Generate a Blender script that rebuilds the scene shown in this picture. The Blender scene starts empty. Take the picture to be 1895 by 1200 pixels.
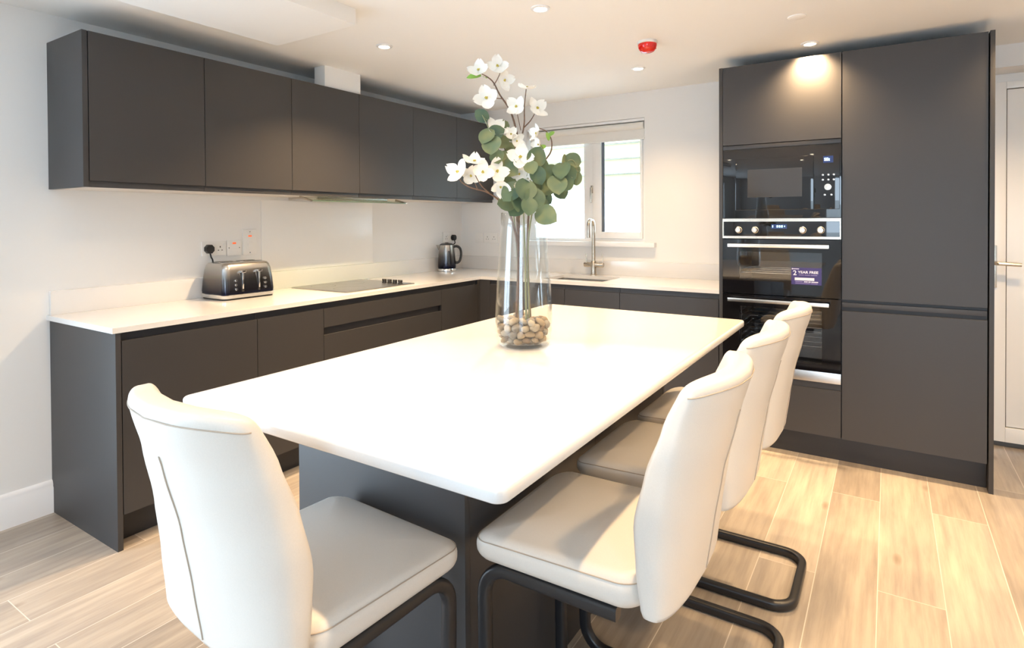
import bpy, bmesh, math, random
from mathutils import Vector, Matrix, Euler
random.seed(7)
C = bpy.context.scene.collection
scene = bpy.context.scene
PI = math.pi

# ------------------------------------------------------------------ camera
YAW, PITCH, ROLL = [math.radians(a) for a in (-32.6883, -0.6764, -0.3030)]
fw = Vector((math.sin(YAW)*math.cos(PITCH), math.cos(YAW)*math.cos(PITCH), math.sin(PITCH)))
rt = Vector((math.cos(YAW), -math.sin(YAW), 0))
up = rt.cross(fw)
r2 = rt*math.cos(ROLL) + up*math.sin(ROLL)
u2 = up*math.cos(ROLL) - rt*math.sin(ROLL)
cam_d = bpy.data.cameras.new('camera')
cam = bpy.data.objects.new('camera', cam_d); C.objects.link(cam)
cam.matrix_world = Matrix(((r2.x, u2.x, -fw.x, 3.1530), (r2.y, u2.y, -fw.y, -4.0934),
                           (r2.z, u2.z, -fw.z, 1.2949), (0, 0, 0, 1)))
cam_d.sensor_fit = 'HORIZONTAL'; cam_d.sensor_width = 36.0
cam_d.lens = 1085.870/1895*36.0
cam_d.shift_y = -179.10/1895
cam_d.clip_start = 0.02
scene.camera = cam

# ------------------------------------------------------------------ world, daylight, exposure
world = bpy.data.worlds.new('sky'); scene.world = world; world.use_nodes = True
wn = world.node_tree.nodes; wl = world.node_tree.links
wbg = wn['Background']
wbg.inputs['Color'].default_value = (0.66, 0.83, 1.0, 1)
wbg.inputs['Strength'].default_value = 11.5

def portal(name, loc, rot, sx, sy):
    l = bpy.data.lights.new(name, 'AREA'); l.shape = 'RECTANGLE'; l.size = sx; l.size_y = sy
    l.cycles.is_portal = True
    o = bpy.data.objects.new(name, l); C.objects.link(o); o.location = loc; o.rotation_euler = rot
portal('rear_glazing_portal', (3.9, -7.16, 1.10), (PI/2, 0, 0), 1.4, 2.1)
portal('left_glazing_portal', (-0.10, -5.02, 0.95), (0, -PI/2, 0), 1.88, 2.33)
portal('kitchen_window_portal', (1.17, 0.26, 1.58), (-PI/2, 0, 0), 1.0, 0.92)

SPOT_W = 158.0
WARM = (1.0, 0.68, 0.37)
scene.view_settings.view_transform = 'Standard'
scene.view_settings.look = 'None'
scene.view_settings.exposure = 0.16
scene.view_settings.gamma = 1.0
scene.view_settings.use_curve_mapping = False
scene.cycles.use_denoising = True
scene.cycles.max_bounces = 14
scene.cycles.diffuse_bounces = 7
scene.cycles.glossy_bounces = 6
scene.cycles.transparent_max_bounces = 24
scene.cycles.sample_clamp_indirect = 6.0

# ------------------------------------------------------------------ materials
def mat(name, col, rough=0.5, metal=0.0, spec=0.5, coat=0.0, emit=None, es=1.0, trans=0.0, sheen=0.0):
    m = bpy.data.materials.new(name); m.use_nodes = True
    p = m.node_tree.nodes['Principled BSDF']
    p.inputs['Base Color'].default_value = (*col, 1)
    p.inputs['Roughness'].default_value = rough
    p.inputs['Metallic'].default_value = metal
    p.inputs['Specular IOR Level'].default_value = spec
    p.inputs['Coat Weight'].default_value = coat
    p.inputs['Transmission Weight'].default_value = trans
    if emit:
        p.inputs['Emission Color'].default_value = (*emit, 1)
        p.inputs['Emission Strength'].default_value = es
    return m

def noise_bump(m, scale, strength, dist=0.002, detail=4, colour_var=0.0, rough_var=0.0):
    nt = m.node_tree; n = nt.nodes; l = nt.links; p = n['Principled BSDF']
    tc = n.new('ShaderNodeTexCoord'); nz = n.new('ShaderNodeTexNoise')
    nz.inputs['Scale'].default_value = scale; nz.inputs['Detail'].default_value = detail
    l.new(tc.outputs['Object'], nz.inputs['Vector'])
    if strength:
        b = n.new('ShaderNodeBump'); b.inputs['Strength'].default_value = strength; b.inputs['Distance'].default_value = dist
        l.new(nz.outputs['Fac'], b.inputs['Height']); l.new(b.outputs['Normal'], p.inputs['Normal'])
    if colour_var:
        c = p.inputs['Base Color'].default_value[:3]
        r = n.new('ShaderNodeValToRGB')
        r.color_ramp.elements[0].position = 0.3; r.color_ramp.elements[1].position = 0.7
        r.color_ramp.elements[0].color = (*[x*(1-colour_var) for x in c], 1)
        r.color_ramp.elements[1].color = (*[min(1, x*(1+colour_var)) for x in c], 1)
        l.new(nz.outputs['Fac'], r.inputs['Fac']); l.new(r.outputs['Color'], p.inputs['Base Color'])
    return m

M = {}
M['wall'] = noise_bump(mat('wall_paint', (0.785, 0.78, 0.77), 0.75, spec=0.25), 60, 0.03, 0.001)
M['ceiling'] = noise_bump(mat('ceiling_paint', (0.90, 0.895, 0.88), 0.85, spec=0.2), 40, 0.03, 0.001)
M['bulkhead'] = mat('bulkhead_paint', (0.84, 0.84, 0.83), 0.8, spec=0.2)
M['gloss_white'] = mat('white_gloss_paint', (0.82, 0.82, 0.83), 0.35)
M['upvc'] = mat('white_upvc', (0.82, 0.81, 0.79), 0.28)
M['graphite'] = noise_bump(mat('graphite_lacquer', (0.039, 0.0375, 0.0388), 0.45, spec=0.5), 350, 0.03, 0.0005)
M['graphite_edge'] = mat('graphite_shadow_rail', (0.040, 0.039, 0.042), 0.45)
M['carcass'] = mat('pale_carcass_board', (0.62, 0.58, 0.54), 0.5)
M['carcass_dark'] = mat('graphite_carcass_board', (0.035, 0.034, 0.036), 0.5)
M['plinth'] = mat('graphite_plinth', (0.030, 0.029, 0.032), 0.5)
M['quartz'] = noise_bump(mat('white_quartz', (0.70, 0.695, 0.69), 0.13, spec=0.5), 500, 0.0, colour_var=0.015)
M['splash'] = mat('white_glass_splashback', (0.86, 0.85, 0.83), 0.22, spec=0.5)
M['leather'] = noise_bump(mat('cream_leather', (0.66, 0.625, 0.575), 0.38, spec=0.45), 420, 0.06, 0.001, colour_var=0.02)
M['stitch'] = mat('beige_seam_thread', (0.42, 0.35, 0.28), 0.7)
M['black_steel'] = mat('black_powder_coated_steel', (0.014, 0.014, 0.016), 0.36)
M['steel'] = mat('brushed_steel', (0.62, 0.60, 0.57), 0.26, metal=1.0)
M['chrome'] = mat('polished_chrome', (0.80, 0.79, 0.77), 0.10, metal=1.0)
M['bronze_steel'] = mat('warm_brushed_nickel', (0.56, 0.50, 0.42), 0.27, metal=1.0)
M['champagne'] = mat('satin_champagne_metal', (0.80, 0.74, 0.66), 0.24, metal=1.0)
M['hob'] = mat('hob_steel', (0.47, 0.46, 0.45), 0.30, metal=1.0)
M['black_glass'] = mat('black_oven_glass', (0.006, 0.006, 0.008), 0.035, spec=0.6)
M['oven_inside'] = mat('dark_enamel', (0.085, 0.088, 0.098), 0.35)
M['black_plastic'] = mat('black_plastic', (0.012, 0.012, 0.013), 0.38)
M['white_plastic'] = mat('white_plastic', (0.80, 0.79, 0.77), 0.35)
M['slot_dark'] = mat('dark_opening', (0.010, 0.010, 0.010), 0.7)
M['neon'] = mat('red_neon', (0.70, 0.10, 0.03), 0.3, emit=(1.0, 0.20, 0.06), es=0.5)
M['red_lens'] = mat('red_lens', (0.62, 0.012, 0.006), 0.16, coat=0.4, emit=(1, 0.03, 0.01), es=0.03)
M['lamp'] = mat('lit_lamp', (1, 1, 1), 0.5, emit=(1.0, 0.86, 0.62), es=45.0)
M['display'] = mat('display_digits', (0.2, 0.4, 1), 0.5, emit=(0.55, 0.72, 1.0), es=3.0)
M['display_glow'] = mat('display_window', (0.01, 0.02, 0.06), 0.1, emit=(0.06, 0.09, 0.30), es=0.35)
M['display_cyan'] = mat('cyan_display_digits', (0.2, 0.6, 0.7), 0.5, emit=(0.55, 0.90, 1.0), es=1.6)
M['purple'] = mat('purple_sticker', (0.045, 0.030, 0.16), 0.4)
M['sticker_white'] = mat('sticker_white_print', (0.85, 0.82, 0.90), 0.5)
M['sticker_lilac'] = mat('sticker_lilac_print', (0.30, 0.25, 0.48), 0.5)
M['blind'] = mat('blind_fabric', (0.76, 0.74, 0.70), 0.8, spec=0.2)
M['spacer'] = mat('grey_glazing_spacer', (0.10, 0.12, 0.15), 0.4)
M['gasket'] = mat('brown_grey_gasket', (0.10, 0.075, 0.055), 0.6)
M['threshold'] = mat('dark_metal_threshold', (0.09, 0.085, 0.08), 0.5)
M['bark'] = noise_bump(mat('brown_twig', (0.135, 0.080, 0.055), 0.7), 90, 0.3, 0.002, colour_var=0.3)
M['stem_green'] = mat('green_stem', (0.22, 0.23, 0.12), 0.6)
M['petal'] = mat('white_petal', (0.86, 0.85, 0.80), 0.55, spec=0.3)
M['yellow'] = mat('yellow_flower_centre', (0.50, 0.42, 0.08), 0.7)
M['cup'] = mat('dark_flower_cup', (0.05, 0.045, 0.02), 0.7)
M['siding'] = mat('pale_cladding', (0.22, 0.19, 0.105), 0.7)
M['render_white'] = mat('white_render', (0.85, 0.87, 0.90), 0.8)
M['ground'] = mat('pale_paving', (0.55, 0.55, 0.53), 0.8)

# leaves: two sided tint with vein-like noise
def leaf_mat(name, a, b):
    m = mat(name, a, 0.5, spec=0.35)
    nt = m.node_tree; n = nt.nodes; l = nt.links; p = n['Principled BSDF']
    tc = n.new('ShaderNodeTexCoord'); nz = n.new('ShaderNodeTexNoise'); nz.inputs['Scale'].default_value = 26
    nz.inputs['Detail'].default_value = 1
    r = n.new('ShaderNodeValToRGB'); r.color_ramp.elements[0].position = 0.30; r.color_ramp.elements[1].position = 0.75
    r.color_ramp.elements[0].color = (*a, 1); r.color_ramp.elements[1].color = (*b, 1)
    l.new(tc.outputs['Object'], nz.inputs['Vector']); l.new(nz.outputs['Fac'], r.inputs['Fac'])
    l.new(r.outputs['Color'], p.inputs['Base Color'])
    return m
M['leaf'] = leaf_mat('eucalyptus_leaf', (0.095, 0.150, 0.090), (0.20, 0.22, 0.105))
M['leaf_dark'] = leaf_mat('dark_eucalyptus_leaf', (0.060, 0.110, 0.078), (0.115, 0.165, 0.085))
M['leaf_fresh'] = mat('fresh_green_leaf', (0.22, 0.42, 0.07), 0.5)

# clear glass: transparent with Fresnel reflection
def glass_mat(name, tint, ior=1.5, refl=1.0, rough=0.0):
    m = bpy.data.materials.new(name); m.use_nodes = True
    nt = m.node_tree; n = nt.nodes; l = nt.links
    n.remove(n['Principled BSDF']); out = n['Material Output']
    t = n.new('ShaderNodeBsdfTransparent'); t.inputs['Color'].default_value = (*tint, 1)
    g = n.new('ShaderNodeBsdfGlossy'); g.inputs['Roughness'].default_value = rough
    g.inputs['Color'].default_value = (refl, refl, refl, 1)
    # Schlick reflectance, the same on both faces of the thin wall
    lw = n.new('ShaderNodeLayerWeight'); lw.inputs['Blend'].default_value = 0.5
    pw = n.new('ShaderNodeMath'); pw.operation = 'POWER'; pw.inputs[1].default_value = 5.0
    r0 = ((ior-1)/(ior+1))**2
    f = n.new('ShaderNodeMath'); f.operation = 'MULTIPLY_ADD'; f.inputs[1].default_value = 1-r0; f.inputs[2].default_value = r0
    l.new(lw.outputs['Facing'], pw.inputs[0]); l.new(pw.outputs[0], f.inputs[0])
    mx = n.new('ShaderNodeMixShader')
    l.new(f.outputs[0], mx.inputs['Fac']); l.new(t.outputs['BSDF'], mx.inputs[1]); l.new(g.outputs['BSDF'], mx.inputs[2])
    l.new(mx.outputs['Shader'], out.inputs['Surface'])
    return m
M['pane'] = glass_mat('window_glass', (0.96, 0.98, 0.97), 1.35)
M['visor_glass'] = glass_mat('greenish_hood_glass', (0.80, 0.88, 0.82), 1.5)
M['visor_edge'] = mat('green_glass_edge', (0.10, 0.16, 0.12), 0.1)
M['vase_glass'] = glass_mat('vase_glass', (0.955, 0.967, 0.967), 1.55)
M['oven_pane'] = glass_mat('smoked_oven_glass', (0.74, 0.75, 0.77), 1.7)

# ombre steel: the toaster and kettle fade from steel (top) to blue black (bottom)
def ombre(name, z0, z1):
    m = mat(name, (0.6, 0.6, 0.6), 0.22, metal=1.0)
    nt = m.node_tree; n = nt.nodes; l = nt.links; p = n['Principled BSDF']
    tc = n.new('ShaderNodeTexCoord'); s = n.new('ShaderNodeSeparateXYZ'); mr = n.new('ShaderNodeMapRange')
    mr.inputs['From Min'].default_value = z0; mr.inputs['From Max'].default_value = z1
    r = n.new('ShaderNodeValToRGB')
    e = r.color_ramp.elements; e[0].position = 0.10; e[1].position = 0.95
    e[0].color = (0.012, 0.014, 0.030, 1); e[1].color = (0.60, 0.58, 0.55, 1)
    k = e.new(0.5); k.color = (0.14, 0.135, 0.135, 1)
    l.new(tc.outputs['Object'], s.inputs[0]); l.new(s.outputs['Z'], mr.inputs['Value'])
    l.new(mr.outputs['Result'], r.inputs['Fac']); l.new(r.outputs['Color'], p.inputs['Base Color'])
    return m
M['ombre_toaster'] = ombre('toaster_ombre_steel', 0.02, 0.19)
M['ombre_kettle'] = ombre('kettle_ombre_steel', 0.01, 0.19)

def floor_mat():
    m = mat('oak_plank_floor', (0.5, 0.4, 0.3), 0.34, spec=0.45)
    nt = m.node_tree; n = nt.nodes; l = nt.links; p = n['Principled BSDF']
    tc = n.new('ShaderNodeTexCoord')
    mp = n.new('ShaderNodeMapping'); mp.inputs['Rotation'].default_value = (0, 0, PI/2)
    mp.inputs['Location'].default_value = (0.25, -0.035, 0)
    l.new(tc.outputs['Object'], mp.inputs['Vector'])
    b = n.new('ShaderNodeTexBrick')
    b.offset = 0.37; b.offset_frequency = 2; b.squash = 1.0
    b.inputs['Scale'].default_value = 1.0
    b.inputs['Brick Width'].default_value = 1.20; b.inputs['Row Height'].default_value = 0.193
    b.inputs['Mortar Size'].default_value = 0.0016; b.inputs['Mortar Smooth'].default_value = 0.1
    b.inputs['Color1'].default_value = (0, 0, 0, 1); b.inputs['Color2'].default_value = (1, 1, 1, 1)
    b.inputs['Mortar'].default_value = (0.5, 0.5, 0.5, 1); b.inputs['Bias'].default_value = 0.0
    l.new(mp.outputs['Vector'], b.inputs['Vector'])
    # plank tone
    tone = n.new('ShaderNodeValToRGB')
    e = tone.color_ramp.elements
    e[0].position = 0.0; e[0].color = (0.315, 0.278, 0.242, 1); e[1].position = 1.0; e[1].color = (0.465, 0.420, 0.370, 1)
    l.new(b.outputs['Color'], tone.inputs['Fac'])
    # grain stretched along the planks, offset per plank
    sc = n.new('ShaderNodeMapping'); sc.inputs['Scale'].default_value = (42, 2.6, 1)
    add = n.new('ShaderNodeVectorMath'); add.operation = 'MULTIPLY_ADD'
    add.inputs[1].default_value = (7.3, 3.1, 0); 
    l.new(b.outputs['Color'], add.inputs[0]); l.new(tc.outputs['Object'], add.inputs[2])
    l.new(add.outputs['Vector'], sc.inputs['Vector'])
    g = n.new('ShaderNodeTexNoise'); g.inputs['Scale'].default_value = 1.0; g.inputs['Detail'].default_value = 6; g.inputs['Roughness'].default_value = 0.62
    l.new(sc.outputs['Vector'], g.inputs['Vector'])
    gr = n.new('ShaderNodeValToRGB'); e = gr.color_ramp.elements
    e[0].position = 0.32; e[0].color = (0.78, 0.765, 0.755, 1); e[1].position = 0.62; e[1].color = (1.05, 1.04, 1.02, 1)
    l.new(g.outputs['Fac'], gr.inputs['Fac'])
    mx = n.new('ShaderNodeMixRGB'); mx.blend_type = 'MULTIPLY'; mx.inputs['Fac'].default_value = 1.0
    l.new(tone.outputs['Color'], mx.inputs['Color1']); l.new(gr.outputs['Color'], mx.inputs['Color2'])
    # broad cloudy variation
    s2 = n.new('ShaderNodeMapping'); s2.inputs['Scale'].default_value = (7, 1.6, 1)
    l.new(add.outputs['Vector'], s2.inputs['Vector'])
    g2 = n.new('ShaderNodeTexNoise'); g2.inputs['Scale'].default_value = 1.0; g2.inputs['Detail'].default_value = 3
    l.new(s2.outputs['Vector'], g2.inputs['Vector'])
    r2_ = n.new('ShaderNodeValToRGB'); e = r2_.color_ramp.elements
    e[0].position = 0.32; e[0].color = (0.74, 0.735, 0.75, 1); e[1].position = 0.65; e[1].color = (1.08, 1.06, 1.02, 1)
    l.new(g2.outputs['Fac'], r2_.inputs['Fac'])
    mx2 = n.new('ShaderNodeMixRGB'); mx2.blend_type = 'MULTIPLY'; mx2.inputs['Fac'].default_value = 0.9
    l.new(mx.outputs['Color'], mx2.inputs['Color1']); l.new(r2_.outputs['Color'], mx2.inputs['Color2'])
    # knots
    s3 = n.new('ShaderNodeMapping'); s3.inputs['Scale'].default_value = (5.5, 1.9, 1)
    l.new(add.outputs['Vector'], s3.inputs['Vector'])
    v = n.new('ShaderNodeTexVoronoi'); v.inputs['Scale'].default_value = 1.0
    l.new(s3.outputs['Vector'], v.inputs['Vector'])
    kr = n.new('ShaderNodeValToRGB'); e = kr.color_ramp.elements
    e[0].position = 0.025; e[0].color = (0.42, 0.34, 0.27, 1); e[1].position = 0.11; e[1].color = (1, 1, 1, 1)
    l.new(v.outputs['Distance'], kr.inputs['Fac'])
    mx3 = n.new('ShaderNodeMixRGB'); mx3.blend_type = 'MULTIPLY'; mx3.inputs['Fac'].default_value = 0.75
    l.new(mx2.outputs['Color'], mx3.inputs['Color1']); l.new(kr.outputs['Color'], mx3.inputs['Color2'])
    # pale grout
    mx4 = n.new('ShaderNodeMixRGB'); mx4.inputs['Color2'].default_value = (0.55, 0.50, 0.45, 1)
    l.new(b.outputs['Fac'], mx4.inputs['Fac']); l.new(mx3.outputs['Color'], mx4.inputs['Color1'])
    l.new(mx4.outputs['Color'], p.inputs['Base Color'])
    bp = n.new('ShaderNodeBump'); bp.inputs['Strength'].default_value = 0.08; bp.inputs['Distance'].default_value = 0.003
    l.new(g.outputs['Fac'], bp.inputs['Height']); l.new(bp.outputs['Normal'], p.inputs['Normal'])
    return m
M['floor'] = floor_mat()

def stone_mat(name, a, b):
    return noise_bump(mat(name, tuple((x+y)/2 for x, y in zip(a, b)), 0.55), 45, 0.25, 0.003, colour_var=0.28)
STONES = [stone_mat('pebble_tan', (0.27, 0.19, 0.12), (0.34, 0.25, 0.16)), stone_mat('pebble_grey', (0.19, 0.165, 0.145), (0.26, 0.23, 0.20)),
          stone_mat('pebble_cream', (0.36, 0.29, 0.21), (0.43, 0.36, 0.27)), stone_mat('pebble_brown', (0.165, 0.105, 0.065), (0.23, 0.15, 0.095))]

# ------------------------------------------------------------------ object helpers
OFF = {}
def thing(name, label, cat, loc=(0, 0, 0), rz=0.0, group=None):
    o = bpy.data.objects.new(name, None); C.objects.link(o)
    o.empty_display_size = 0.1
    o.location = loc; o.rotation_euler = (0, 0, rz)
    o['label'] = label; o['category'] = cat
    if group: o['group'] = group
    OFF[o.name] = Vector(loc)
    return o

class MB:
    def __init__(self): self.bm = bmesh.new()
    def _merge(self, t):
        me = bpy.data.meshes.new('tmp'); t.to_mesh(me); t.free(); self.bm.from_mesh(me); bpy.data.meshes.remove(me)
    def box(self, x0, x1, y0, y1, z0, z1, bev=0.0, seg=2):
        t = bmesh.new(); bmesh.ops.create_cube(t, size=1)
        for v in t.verts:
            v.co = Vector((x0 + (v.co.x+.5)*(x1-x0), y0 + (v.co.y+.5)*(y1-y0), z0 + (v.co.z+.5)*(z1-z0)))
        if bev: bmesh.ops.bevel(t, geom=t.edges[:], offset=bev, segments=seg, profile=0.7, affect='EDGES')
        self._merge(t); return self
    def frame(self, x0, x1, z0, z1, y0, y1, l, r, b, t, bev=0.0):
        self.box(x0, x0+l, y0, y1, z0, z1, bev).box(x1-r, x1, y0, y1, z0, z1, bev)
        return self.box(x0+l, x1-r, y0, y1, z0, z0+b, bev).box(x0+l, x1-r, y0, y1, z1-t, z1, bev)
    def prism(self, pts, axis, a, b, bev=0.0):
        """extrude a 2D outline along an axis; pts in the other two axes in xyz order"""
        t = bmesh.new()
        def mk(p, h):
            if axis == 'x': return (h, p[0], p[1])
            if axis == 'y': return (p[0], h, p[1])
            return (p[0], p[1], h)
        va = [t.verts.new(mk(p, a)) for p in pts]; vb = [t.verts.new(mk(p, b)) for p in pts]
        n = len(pts); t.faces.new(va); t.faces.new(vb[::-1])
        for i in range(n): t.faces.new((va[i], vb[i], vb[(i+1) % n], va[(i+1) % n]))
        bmesh.ops.recalc_face_normals(t, faces=t.faces[:])
        if bev: bmesh.ops.bevel(t, geom=[e for e in t.edges], offset=bev, segments=2, profile=0.7, affect='EDGES')
        self._merge(t); return self
    def rings(self, rings, cap0=True, cap1=True, closed=False):
        t = bmesh.new(); R = [[t.verts.new(p) for p in r] for r in rings]; n = len(R[0])
        m = len(R)
        for i in range(m if closed else m-1):
            A, B = R[i], R[(i+1) % m]
            for j in range(n): t.faces.new((A[j], A[(j+1) % n], B[(j+1) % n], B[j]))
        if not closed:
            if cap0: t.faces.new(R[0][::-1])
            if cap1: t.faces.new(R[-1])
        bmesh.ops.recalc_face_normals(t, faces=t.faces[:])
        self._merge(t); return self
    def lathe(self, prof, cx=0, cy=0, n=32, cap0=True, cap1=True):
        return self.rings([[(cx + r*math.cos(2*PI*k/n), cy + r*math.sin(2*PI*k/n), z) for k in range(n)] for r, z in prof], cap0, cap1)
    def disc_axis(self, c, axis, prof, n=24):
        """lathe around an axis: prof = [(radius, along)]"""
        ax = Vector(axis).normalized(); u = ax.orthogonal().normalized(); w = ax.cross(u); c = Vector(c)
        return self.rings([[c + ax*h + (u*math.cos(2*PI*k/n) + w*math.sin(2*PI*k/n))*r for k in range(n)] for r, h in prof])
    def sweep(self, path, prof, closed=False, upv=(0, 0, 1), scale=None):
        """sweep a 2D profile along a 3D path with parallel transport"""
        P = [Vector(p) for p in path]; n = len(P); T = []
        for i in range(n):
            if closed: d = P[(i+1) % n] - P[i-1]
            else: d = P[min(i+1, n-1)] - P[max(i-1, 0)]
            T.append(d.normalized())
        N = Vector(upv); N = (N - T[0]*N.dot(T[0]))
        if N.length < 1e-5: N = T[0].orthogonal()
        N.normalize(); rings = []
        for i in range(n):
            if i:
                ax = T[i-1].cross(T[i])
                if ax.length > 1e-8: N = Matrix.Rotation(T[i-1].angle(T[i]), 3, ax) @ N
                N = (N - T[i]*N.dot(T[i])).normalized()
            B = T[i].cross(N); s = scale[i] if scale else 1.0
            rings.append([P[i] + N*(a*s) + B*(b*s) for a, b in prof])
        return self.rings(rings, closed=closed)
    def tube(self, path, r, n=10, closed=False, scale=None):
        return self.sweep(path, [(r*math.cos(2*PI*k/n), r*math.sin(2*PI*k/n)) for k in range(n)], closed, scale=scale)
    def sphere(self, c, r, sub=2, sc=(1, 1, 1)):
        t = bmesh.new(); bmesh.ops.create_icosphere(t, subdivisions=sub, radius=1)
        for v in t.verts: v.co = Vector((c[0]+v.co.x*r*sc[0], c[1]+v.co.y*r*sc[1], c[2]+v.co.z*r*sc[2]))
        self._merge(t); return self
    def grid(self, f, nu, nv):
        t = bmesh.new(); V = [[t.verts.new(f(i/nu, j/nv)) for j in range(nv+1)] for i in range(nu+1)]
        for i in range(nu):
            for j in range(nv): t.faces.new((V[i][j], V[i+1][j], V[i+1][j+1], V[i][j+1]))
        self._merge(t); return self

def obj(name, mb, m, parent=None, world=True, angle=35.0, label=None):
    """link a mesh; world=True: coordinates were given in room space"""
    me = bpy.data.meshes.new(name); bm = mb.bm
    off = OFF.get(parent.name, Vector()) if (parent and world) else Vector()
    if off.length: bmesh.ops.translate(bm, verts=bm.verts[:], vec=-off)
    bm.normal_update()
    ca = math.radians(angle)
    for f in bm.faces: f.smooth = True
    for e in bm.edges:
        if len(e.link_faces) == 2:
            e.smooth = e.calc_face_angle(0) < ca
    bm.to_mesh(me); bm.free()
    me.materials.append(m)
    o = bpy.data.objects.new(name, me); C.objects.link(o)
    if parent:
        o.parent = parent; OFF[o.name] = OFF.get(parent.name, Vector())
    if label: o['label'] = label
    return o

def tag(o, label, cat, group=None):
    o['label'] = label; o['category'] = cat
    if group: o['group'] = group
    return o
def struct(name, mb, m, parent=None, label=None, cat=None):
    o = obj(name, mb, m, parent)
    if not parent:
        o['kind'] = 'structure'
        if label: o['label'] = label
        if cat: o['category'] = cat
    return o

def fillet(pts, r, n=6):
    P = [Vector(p) for p in pts]; out = [P[0]]
    for i in range(1, len(P)-1):
        a = (P[i-1]-P[i]); b = (P[i+1]-P[i]); la, lb = a.length, b.length; a.normalize(); b.normalize()
        ang = a.angle(b); d = min(r/math.tan(ang/2), la*.49, lb*.49)
        rr = d*math.tan(ang/2); c = P[i] + (a+b).normalized()*(rr/math.sin(ang/2))
        s = P[i]+a*d-c; e = P[i]+b*d-c; tot = s.angle(e); ax = s.cross(e)
        for k in range(n+1): out.append(c + Matrix.Rotation(tot*k/n, 3, ax) @ s)
    out.append(P[-1]); return out
def catmull(pts, n=8):
    P = [Vector(p) for p in pts]; P = [2*P[0]-P[1]] + P + [2*P[-1]-P[-2]]; out = []
    for i in range(1, len(P)-2):
        for k in range(n):
            t = k/n; a, b, c, d = P[i-1:i+3]
            out.append(0.5*((2*b) + (c-a)*t + (2*a-5*b+4*c-d)*t*t + (3*b-a-3*c+d)*t**3))
    out.append(P[-2]); return out
def rrect(w, h, r, n=4):
    out = []
    for cx, cy, a0 in ((w/2-r, h/2-r, 0), (-w/2+r, h/2-r, PI/2), (-w/2+r, -h/2+r, PI), (w/2-r, -h/2+r, 3*PI/2)):
        for k in range(n+1):
            a = a0 + PI/2*k/n; out.append((cx + r*math.cos(a), cy + r*math.sin(a)))
    return out
def text_mesh(name, body, size, m, parent, loc, rot, align='LEFT', sx=1.0, bold=0.0):
    cu = bpy.data.curves.new(name, 'FONT'); cu.body = body; cu.size = size; cu.align_x = align
    cu.extrude = 0.0004; cu.offset = bold
    t = bpy.data.objects.new('t', cu); C.objects.link(t)
    dg = bpy.context.evaluated_depsgraph_get(); me = bpy.data.meshes.new_from_object(t.evaluated_get(dg))
    bpy.data.objects.remove(t); me.name = name
    me.transform(Matrix.LocRotScale(Vector(loc) - OFF.get(parent.name, Vector()), Euler(rot), Vector((sx, 1, 1))))
    me.materials.clear(); me.materials.append(m)
    o = bpy.data.objects.new(name, me); C.objects.link(o); o.parent = parent
    OFF[o.name] = OFF.get(parent.name, Vector())
    return o

# ================================================================== ROOM SHELL
CZ = 2.225; RX = 6.2; RY = -7.2
struct('floor', MB().box(-0.02, RX+.02, RY-.02, 0.45, -0.06, 0.0), M['floor'])
struct('ceiling', MB().box(-0.2, RX+.2, RY-.2, 0.45, CZ, CZ+0.12), M['ceiling'])
LY0, LY1, LZ1 = -6.2, -3.85, 1.90      # glazed opening in the left wall, behind the camera
lw_ = MB(); lw_.box(-0.25, 0.0, LY1, 0.3, 0, CZ).box(-0.25, 0.0, RY-.2, LY0, 0, CZ).box(-0.25, 0.0, LY0, LY1, LZ1, CZ)
struct('wall_left', lw_, M['wall'])
w3 = MB()
for y in (LY0, -4.99, LY1-.07): w3.box(-.161, -.089, y, y+.07, 0, LZ1)
w3.box(-.16, -.09, LY0, LY1, LZ1-.07, LZ1).box(-.16, -.09, LY0, LY1, 0, .06)
struct('window_3', w3, M['upvc'])
# back wall with the window opening and the door opening
WX0, WX1, WZ0, WZ1 = 0.672, 1.668, 1.105, 2.035
DX0, DX1, DZ1 = 3.60, 4.50, 2.105
wb = MB()
wb.box(0, WX0, 0, 0.3, 0, CZ).box(WX0, WX1, 0, 0.3, 0, WZ0).box(WX0, WX1, 0, 0.3, WZ1, CZ)
wb.box(WX1, DX0, 0, 0.3, 0, CZ).box(DX0, DX1, 0, 0.3, DZ1, CZ).box(DX1, RX, 0, 0.3, 0, CZ)
struct('wall_back', wb, M['wall'])
struct('wall_right', MB().box(RX, RX+.25, RY-.2, 0.3, 0, CZ), M['wall'])
wr = MB()   # rear wall behind the camera, wide glazed opening
wr.box(0, 3.2, RY-.2, RY, 0, CZ).box(4.6, RX, RY-.2, RY, 0, CZ).box(3.2, 4.6, RY-.2, RY, 2.15, CZ)
struct('wall_rear', wr, M['wall'])
# glazed doors in that opening
w2 = MB()
for x in (3.2, 3.86, 4.53): w2.box(x, x+.07, RY-.131, RY-.049, 0.0, 2.15)
w2.box(3.2, 4.6, RY-.13, RY-.05, 2.08, 2.15).box(3.2, 4.6, RY-.13, RY-.05, 0.0, 0.06)
o = struct('window_2', w2, M['upvc'])
# boxed-in beam and duct casing
struct('trim_1', MB().box(0.64, 1.19, -3.70, -2.29, 2.153, CZ, 0.003), M['bulkhead'])
struct('trim_2', MB().box(0.235, 0.328, -1.745, -1.465, 2.096, CZ, 0.002), M['bulkhead'])
# skirting board on the left wall: torus profile
sk = [(0.0, 0.0), (0.018, 0.0), (0.018, 0.112), (0.014, 0.118), (0.014, 0.128), (0.010, 0.140), (0.004, 0.145), (0.0, 0.145)]
struct('baseboard_left', MB().prism(sk, 'y', LY1, -3.0085), M['gloss_white'])
struct('baseboard_right', MB().box(RX-.018, RX, RY, -0.02, 0, 0.145, .004), M['gloss_white'])

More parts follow.
